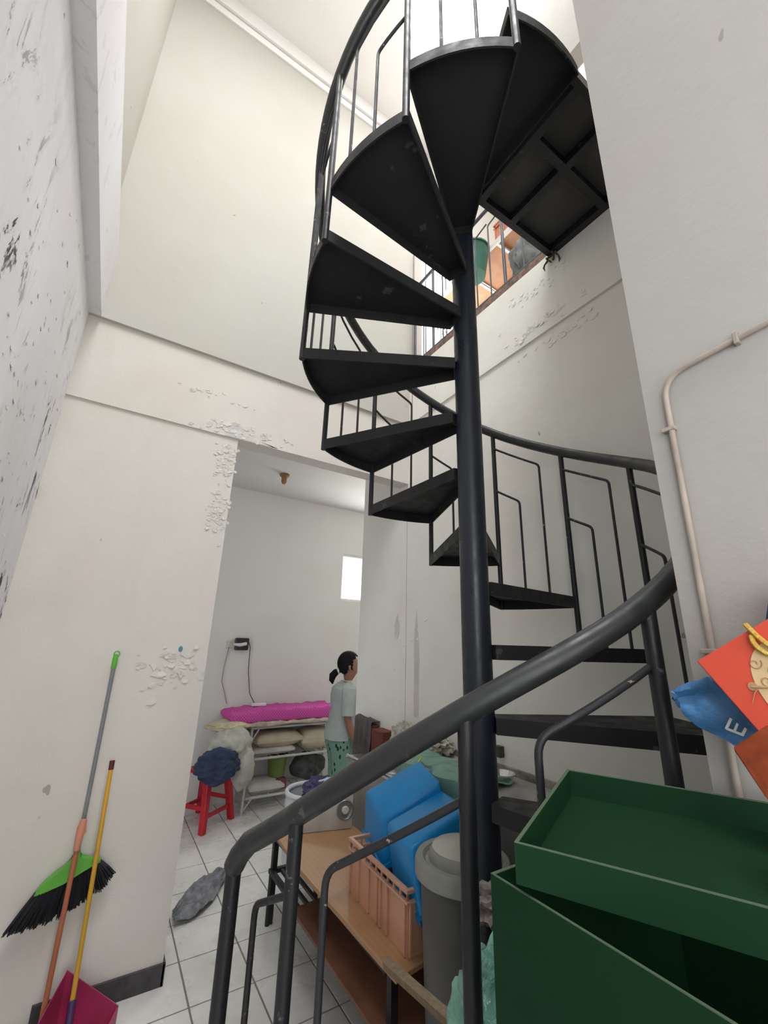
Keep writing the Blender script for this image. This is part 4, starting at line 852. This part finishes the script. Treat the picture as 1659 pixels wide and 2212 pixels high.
for s in (-1, 1):
    b = B(); lathe(b, [(0.012*math.sin(a), 0.008*math.cos(a)) for a in [math.pi*i/8 for i in range(9)]], (0.103, s*0.036, 1.372), 12); obj('eye', b, plain('eye_dark', (0.03, 0.02, 0.02), 0.3), pe, smooth=True)
    b = B(); tube(b, [(0.012, s*0.088, 1.375), (0.0, s*0.096, 1.365), (0.002, s*0.096, 1.345), (0.014, s*0.088, 1.330)], [0.008, 0.012, 0.010, 0.007], 8); obj('ear', b, SKN, pe, smooth=True)
b = B(); tube(b, [(0.095, -0.022, 1.300), (0.110, 0, 1.302), (0.095, 0.022, 1.300)], [0.004, 0.008, 0.004], 8); obj('mouth', b, plain('lips', (0.22, 0.07, 0.06), 0.5), pe, smooth=True)
SH = plain('pale_mint_white_jersey', (0.66, 0.72, 0.70), 0.9, var=0.08, bmp=0.3, bscale=25)
b = B(); loft(b, [(-0.04, 0, 0.735, 0.150, 0.180), (-0.035, 0, 0.80, 0.148, 0.178), (-0.02, 0, 0.90, 0.135, 0.165), (-0.01, 0, 1.0, 0.135, 0.168), (-0.015, 0, 1.10, 0.132, 0.180), (-0.02, 0, 1.165, 0.115, 0.175), (-0.015, 0, 1.20, 0.085, 0.12), (0.0, 0, 1.225, 0.055, 0.062), (0.003, 0, 1.235, 0.050, 0.055)], 28)
for v in b.verts: v.co.x += 0.006*math.sin(v.co.z*70+v.co.y*12)*(1 if v.co.z < 1.1 else 0.2)
bmesh.ops.solidify(b, geom=b.faces[:], thickness=0.004); obj('t_shirt', b, SH, pe, smooth=True)
for s in (-1, 1):
    b = B(); tube(b, [(-0.012, s*0.125, 1.165), (-0.012, s*0.165, 1.14), (-0.015, s*0.185, 1.05), (-0.02, s*0.198, 0.945)], [0.062, 0.066, 0.062, 0.060], 16, cap=False); bmesh.ops.solidify(b, geom=b.faces[:], thickness=0.004); obj('sleeve', b, SH, pe, smooth=True)
PT, t, bs = nt('mint_trousers_with_dark_print'); cot = node(t, 'ShaderNodeTexCoord'); vo = node(t, 'ShaderNodeTexVoronoi'); vo.inputs['Scale'].default_value = 26; mp = node(t, 'ShaderNodeMapping'); mp.inputs['Rotation'].default_value = (0, R(30), 0); mp.inputs['Scale'].default_value = (1, 1, 0.55); t.links.new(cot.outputs['Object'], mp.inputs[0]); t.links.new(mp.outputs[0], vo.inputs[0])
t.links.new(ramp(t, vo.outputs['Distance'], [(0.24, (0.03, 0.06, 0.05)), (0.30, (0.33, 0.56, 0.45))]), bs.inputs['Base Color']); bs.inputs['Roughness'].default_value = 0.9
b = B(); loft(b, [(-0.02, 0, 0.90, 0.128, 0.155), (-0.03, 0, 0.80, 0.145, 0.172), (-0.03, 0, 0.70, 0.142, 0.178), (-0.02, 0, 0.63, 0.13, 0.175)], 28)
for s in (-1, 1): loft(b, [(-0.015, s*0.085, 0.66, 0.125, 0.088), (0.0, s*0.088, 0.50, 0.115, 0.088), (0.0, s*0.09, 0.36, 0.11, 0.09)], 20)
bmesh.ops.solidify(b, geom=b.faces[:], thickness=0.004); obj('trousers', b, PT, pe, smooth=True)

# ------------------------------------------------------------------ near right: boxes and bags
DG = plain('dark_green_card', (0.006, 0.034, 0.012), 0.7, var=0.1, scale=3, bmp=0.05, bscale=120, spec=0.15); DGE = plain('worn_green_card_edge', (0.07, 0.11, 0.06), 0.7)
def openbox(name, label, c4, zt, h, m, edge, th=0.004, cat='box'):
    """c4 = outer top corners, open at the top"""
    c4 = [Vector((p[0], p[1], p[2] if len(p) > 2 else zt)) for p in c4]; ce = sum(c4, Vector())/4; z0 = ce.z-h; H = Vector((0, 0, h)); T_ = Vector((0, 0, th)); q = Vector((0, 0, 0.0007))
    o = thing(name, label, cat, (ce.x, ce.y, z0)); inn = [p+(ce-p).normalized()*th*1.4 for p in c4]
    b = B(); hexa(b, [p-H for p in c4]+[p-H+T_ for p in c4]); obj('bottom', b, m, o)
    for i in range(4):
        j = (i+1) % 4
        b = B(); hexa(b, [c4[i]-H+T_, c4[j]-H+T_, inn[j]-H+T_, inn[i]-H+T_, c4[i], c4[j], inn[j], inn[i]]); sd_ = obj('side_panel', b, m, o)
        b = B(); hexa(b, [c4[i], c4[j], inn[j], inn[i], c4[i]+q, c4[j]+q, inn[j]+q, inn[i]+q]); obj('worn_edge', b, edge, sd_)
    return o
openbox('green_storage_box', 'large dark green card box standing open at the lower right', [(0.455, 0.455), (0.455, -0.15), (0.87, -0.15), (0.87, 0.455)], 1.33, 0.55, DG, DGE)
openbox('green_box_lid', 'dark green lid lying hollow side up across the large green box', [(0.700, 0.512, 1.402), (0.447, 0.407, 1.380), (0.623, 0.094, 1.373), (0.872, 0.205, 1.398)], 1.40, 0.040, DG, DGE)
b = B(); box(b, (0.47, -0.14, 0.0), (0.86, 0.42, 0.78), 0.006); single('brown_carton', b, plain('brown_card', (0.30, 0.20, 0.11), 0.8), 'plain brown carton under the large green box', 'carton', (0.66, 0.14, 0.0))
# green plastic bag with white sack behind the green box
gp, t, bs = nt('mint_translucent_bag'); bs.inputs['Base Color'].default_value = (0.25, 0.52, 0.42, 1); bs.inputs['Roughness'].default_value = 0.15; bs.inputs['Alpha'].default_value = 0.75
bump(t, bs, nz(t, 18, 4, obj_co=True, dist=1.5), 0.9, 0.02)
b = B(); blob(b, (0.735, 0.695, 0.87), (0.105, 0.11, 0.22), 0.20, 5, 5, seed=71, folds=0.2, flat=0.664); gb_ = single('mint_plastic_bag', b, gp, 'crumpled mint green plastic bag squeezed between the front post and green box', 'bag', (0.74, 0.70, 0.664), smooth=True)
b = B(); blob(b, (0.72, 0.69, 0.80), (0.09, 0.08, 0.13), 0.1, 4, 4, seed=73, flat=0.668); single('white_sack', b, plain('white_woven_sack', (0.62, 0.62, 0.58), 0.8), 'white sack showing through the mint plastic bag', 'sack', (0.735, 0.70, 0.668), smooth=True)
b = B(); blob(b, (1.03, 1.00, 0.93), (0.06, 0.055, 0.05), 0.35, 7, 4, seed=77, folds=0.3); single('crumpled_rag', b, plain('grey_wrinkled_rag', (0.20, 0.17, 0.16), 0.9, var=0.5, scale=30, bmp=0.5), 'grey wrinkled rag stuffed at the foot of the pole', 'cloth', (1.03, 1.00, 0.895), smooth=True)

# red paper bag with gold oval and rope, on its side over the lid end
def PLn(o, u, v, n): return lambda a, c, d=0.0: Vector(o)+Vector(u)*a+Vector(v)*c+Vector(n)*d
def onx(px, py, x):
    d = fw*F+rt*(px-829.5)-up*(py-1106); return CAM+d*((x-CAM.x)/d.x)
rA = onx(1505, 1428, 0.74); rT = onx(1659, 1336, 0.76); rBm = onx(1640, 1612, 0.735)
ub = (rT-rA).normalized(); vb = (rBm-rA); vb = (vb-ub*vb.dot(ub)).normalized(); nb = ub.cross(vb).normalized()
if nb.dot(CAM-rA) < 0: nb = -nb
Lb = (rBm-rA).length; Wb = 0.22; Tb = 0.055
fb = PLn(rA, ub, vb, nb)
RDc = plain('orange_red_card', (0.60, 0.065, 0.03), 0.55, var=0.05); RDs = plain('dark_terracotta_card', (0.17, 0.035, 0.013), 0.8, var=0.3, scale=40, bmp=0.3, spec=0.1)
rb = thing('red_gift_bag', 'orange-red gift bag with beige oval and gold rope handle at the right edge', 'bag', tuple(fb(Wb/2, Lb, -Tb)))
b = B(); hexa(b, [fb(0, 0, -Tb), fb(Wb, 0, -Tb), fb(Wb, Lb, -Tb), fb(0, Lb, -Tb), fb(0, 0), fb(Wb, 0), fb(Wb, Lb), fb(0, Lb)], 0.001, 1); obj('body', b, RDc, rb)
# beige oval with relief swirls
gold = plain('beige_print', (0.62, 0.45, 0.24), 0.6, var=0.05); swm = plain('tan_emblem', (0.42, 0.25, 0.12), 0.6); rope = plain('gold_cord', (0.62, 0.42, 0.08), 0.4, 0.3)
sc_ = (rT-rA).length/179.4
b = B(); ov = [((132+80*math.cos(a))*sc_, (152+117*math.sin(a))*sc_) for a in [2*math.pi*i/48 for i in range(48)]]
ov = [(min(x, Wb-0.001), min(y, Lb-0.001)) for x, y in ov]
lo = [b.verts.new(fb(x, y, 0.0002)) for x, y in ov]; hi = [b.verts.new(fb(x, y, 0.0009)) for x, y in ov]; b.faces.new(lo[::-1]); b.faces.new(hi)
for i in range(48): b.faces.new((lo[i], lo[(i+1) % 48], hi[(i+1) % 48], hi[i]))
ovo = obj('beige_oval', b, gold, rb)
b = B()
for cx_, cy_, r_, s_, t0 in ((92, 62, 13, 1, 0), (108, 92, 17, -1, 2), (84, 100, 12, 1, 1), (128, 82, 15, 1, 3), (118, 120, 12, -1, 0), (138, 108, 13, 1, 2)):
    tube(b, [fb((cx_+r_*(1-i/26)*math.cos(t0+s_*i*0.38))*sc_, (cy_+r_*(1-i/26)*math.sin(t0+s_*i*0.38))*sc_, 0.0012) for i in range(20)], 1.5*sc_, 5)
tube(b, [fb(x*sc_, y*sc_, .0012) for x, y in ((52, 96), (66, 104), (80, 112), (98, 110), (112, 100))], [3*sc_, 4*sc_, 3*sc_, 3*sc_, 2*sc_], 6)
tube(b, [fb(x*sc_, y*sc_, .0012) for x, y in ((30, 122), (48, 108), (60, 103))], [0.7*sc_, 1*sc_, 2*sc_], 6)
lathe(b, [(0, 0.001), (9*sc_, 0.001), (9*sc_, 0), (0, 0)], fb(55*sc_, 96*sc_, 0.0004), 14, nb)
obj('emblem', b, swm, ovo)
def twist(b, path, r_, strands=3, turns=60):
    P = [Vector(p) for p in path]; segs = []; L = [0]
    for p, q in zip(P, P[1:]): L.append(L[-1]+(q-p).length)
    n = 90
    def at(s):
        s *= L[-1]
        for i in range(len(P)-1):
            if s <= L[i+1] or i == len(P)-2:
                f = (s-L[i])/(L[i+1]-L[i]); return P[i].lerp(P[i+1], f), (P[i+1]-P[i]).normalized()
    for k in range(strands):
        pts = []
        for i in range(n+1):
            c_, t_ = at(i/n); e1 = t_.cross(nb).normalized(); e2 = t_.cross(e1); a = 6.28*(k/strands+turns*i/n/4)
            pts.append(c_+(e1*math.cos(a)+e2*math.sin(a))*r_*0.58)
        tube(b, pts, r_*0.48, 6)
b = B(); twist(b, [fb(x*sc_, y*sc_, h_) for x, y, h_ in ((137, -12, 0.002), (137, 4, .006), (137, 20, .006), (139, 44, .006), (148, 62, .005), (170, 72, .005))], 5.5*sc_, 3, 60)
twist(b, [fb(x*sc_, y*sc_, h_) for x, y, h_ in ((128, 14, .004), (122, 26, .006), (120, 40, .006), (124, 56, .005), (136, 68, .004), (165, 80, .004))], 5.5*sc_, 3, 60); obj('rope_handle', b, rope, rb, smooth=True)
# terracotta bag below
c0, c1, c2, c3 = onx(1580, 1612, 0.66), onx(1659, 1560, 0.68), onx(1720, 1780, 0.66), onx(1655, 1725, 0.64)
nn = (c1-c0).cross(c3-c0).normalized(); nn = nn if nn.dot(CAM-c0) < 0 else -nn
b = B(); hexa(b, [c0, c1, c2, c3, c0+nn*0.05, c1+nn*0.05, c2+nn*0.05, c3+nn*0.05], 0.004); single('terracotta_paper_bag', b, RDs, 'dark terracotta paper bag propped below the red gift bag', 'bag', tuple(c3), smooth=True)
# blue woven bag with a white letter E
q0, q1, q2 = onx(1455, 1502, 0.80), onx(1560, 1440, 0.80), onx(1595, 1604, 0.79)
BW = plain('blue_woven_plastic', (0.06, 0.20, 0.42), 0.5, var=0.25, scale=14, bmp=0.4, bscale=150)
pb = thing('blue_woven_bag', 'blue woven plastic bag with a white letter sticking out behind the red bag', 'bag', tuple(q2))
uu = (q2-q0); vv = (q1-q0); nq = uu.cross(vv).normalized(); nq = nq if nq.dot(CAM-q0) > 0 else -nq
def bq(s, t_, d=0): return q0+uu*s+vv*t_+nq*d
tl_ = [onx(x, y, 0.80) for x, y in ((1455, 1500), (1495, 1480), (1535, 1462), (1590, 1510), (1650, 1560))]; bl_ = [onx(x, y, 0.80) for x, y in ((1457, 1506), (1475, 1532), (1510, 1565), (1580, 1604), (1650, 1640))]
def bluef(u_, v_):
    f = u_*4; i = min(3, int(f)); t_ = f-i
    return lerp(tl_[i].lerp(tl_[i+1], t_), bl_[i].lerp(bl_[i+1], t_), v_)-Vector((0.003*math.sin(v_*7+u_*5)+0.005*noise.noise(Vector((u_*6, v_*4, 2))), 0, 0))
b = B(); sheet(b, bluef, 30, 16, 0.012); obj('body', b, BW, pb, smooth=True)
# letter E built as thin white bars on the surface
b = B(); eo = onx(1603, 1566, 0.785)
ec = bq(0.86, 0.30, 0.012); ev = (onx(1609, 1560, 0.79)-onx(1570, 1605, 0.79)); ev = Vector((0, 0, 0))
def ebar(p, q, w_):
    p, q = Vector(p), Vector(q); d = (q-p).normalized(); sdv = d.cross(nq).normalized()*w_; k = nq*0.0012
    hexa(b, [p-sdv, q-sdv, q+sdv, p+sdv, p-sdv+k, q-sdv+k, q+sdv+k, p+sdv+k])
def eo_(px, py):
    d = fw*F+rt*(px-829.5)-up*(py-1106); tt = (q0+nq*0.015-CAM).dot(nq)/d.dot(nq); return CAM+d*tt
ebar(eo_(1570, 1574), eo_(1606, 1588), 0.0016); ebar(eo_(1569, 1575), eo_(1580, 1552), 0.0016); ebar(eo_(1586, 1582), eo_(1594, 1563), 0.0014); ebar(eo_(1604, 1588), eo_(1612, 1573), 0.0016)
obj('letter_e', b, plain('white_print', (0.75, 0.78, 0.8), 0.6), pb)
# navy bag tip above the red bag
b = B(); n0, n1 = onx(1650, 1350, 0.83), onx(1662, 1262, 0.83); n2, n3 = onx(1760, 1240, 0.83), onx(1760, 1350, 0.83); k = Vector((0.02, 0, 0))
hexa(b, [n0, n3, n3+k, n0+k, n1, n2, n2+k, n1+k], 0.004); single('navy_bag', b, plain('navy_woven_plastic', (0.02, 0.05, 0.16), 0.5), 'navy blue bag edge showing above the red gift bag', 'bag', tuple(n0), smooth=True)
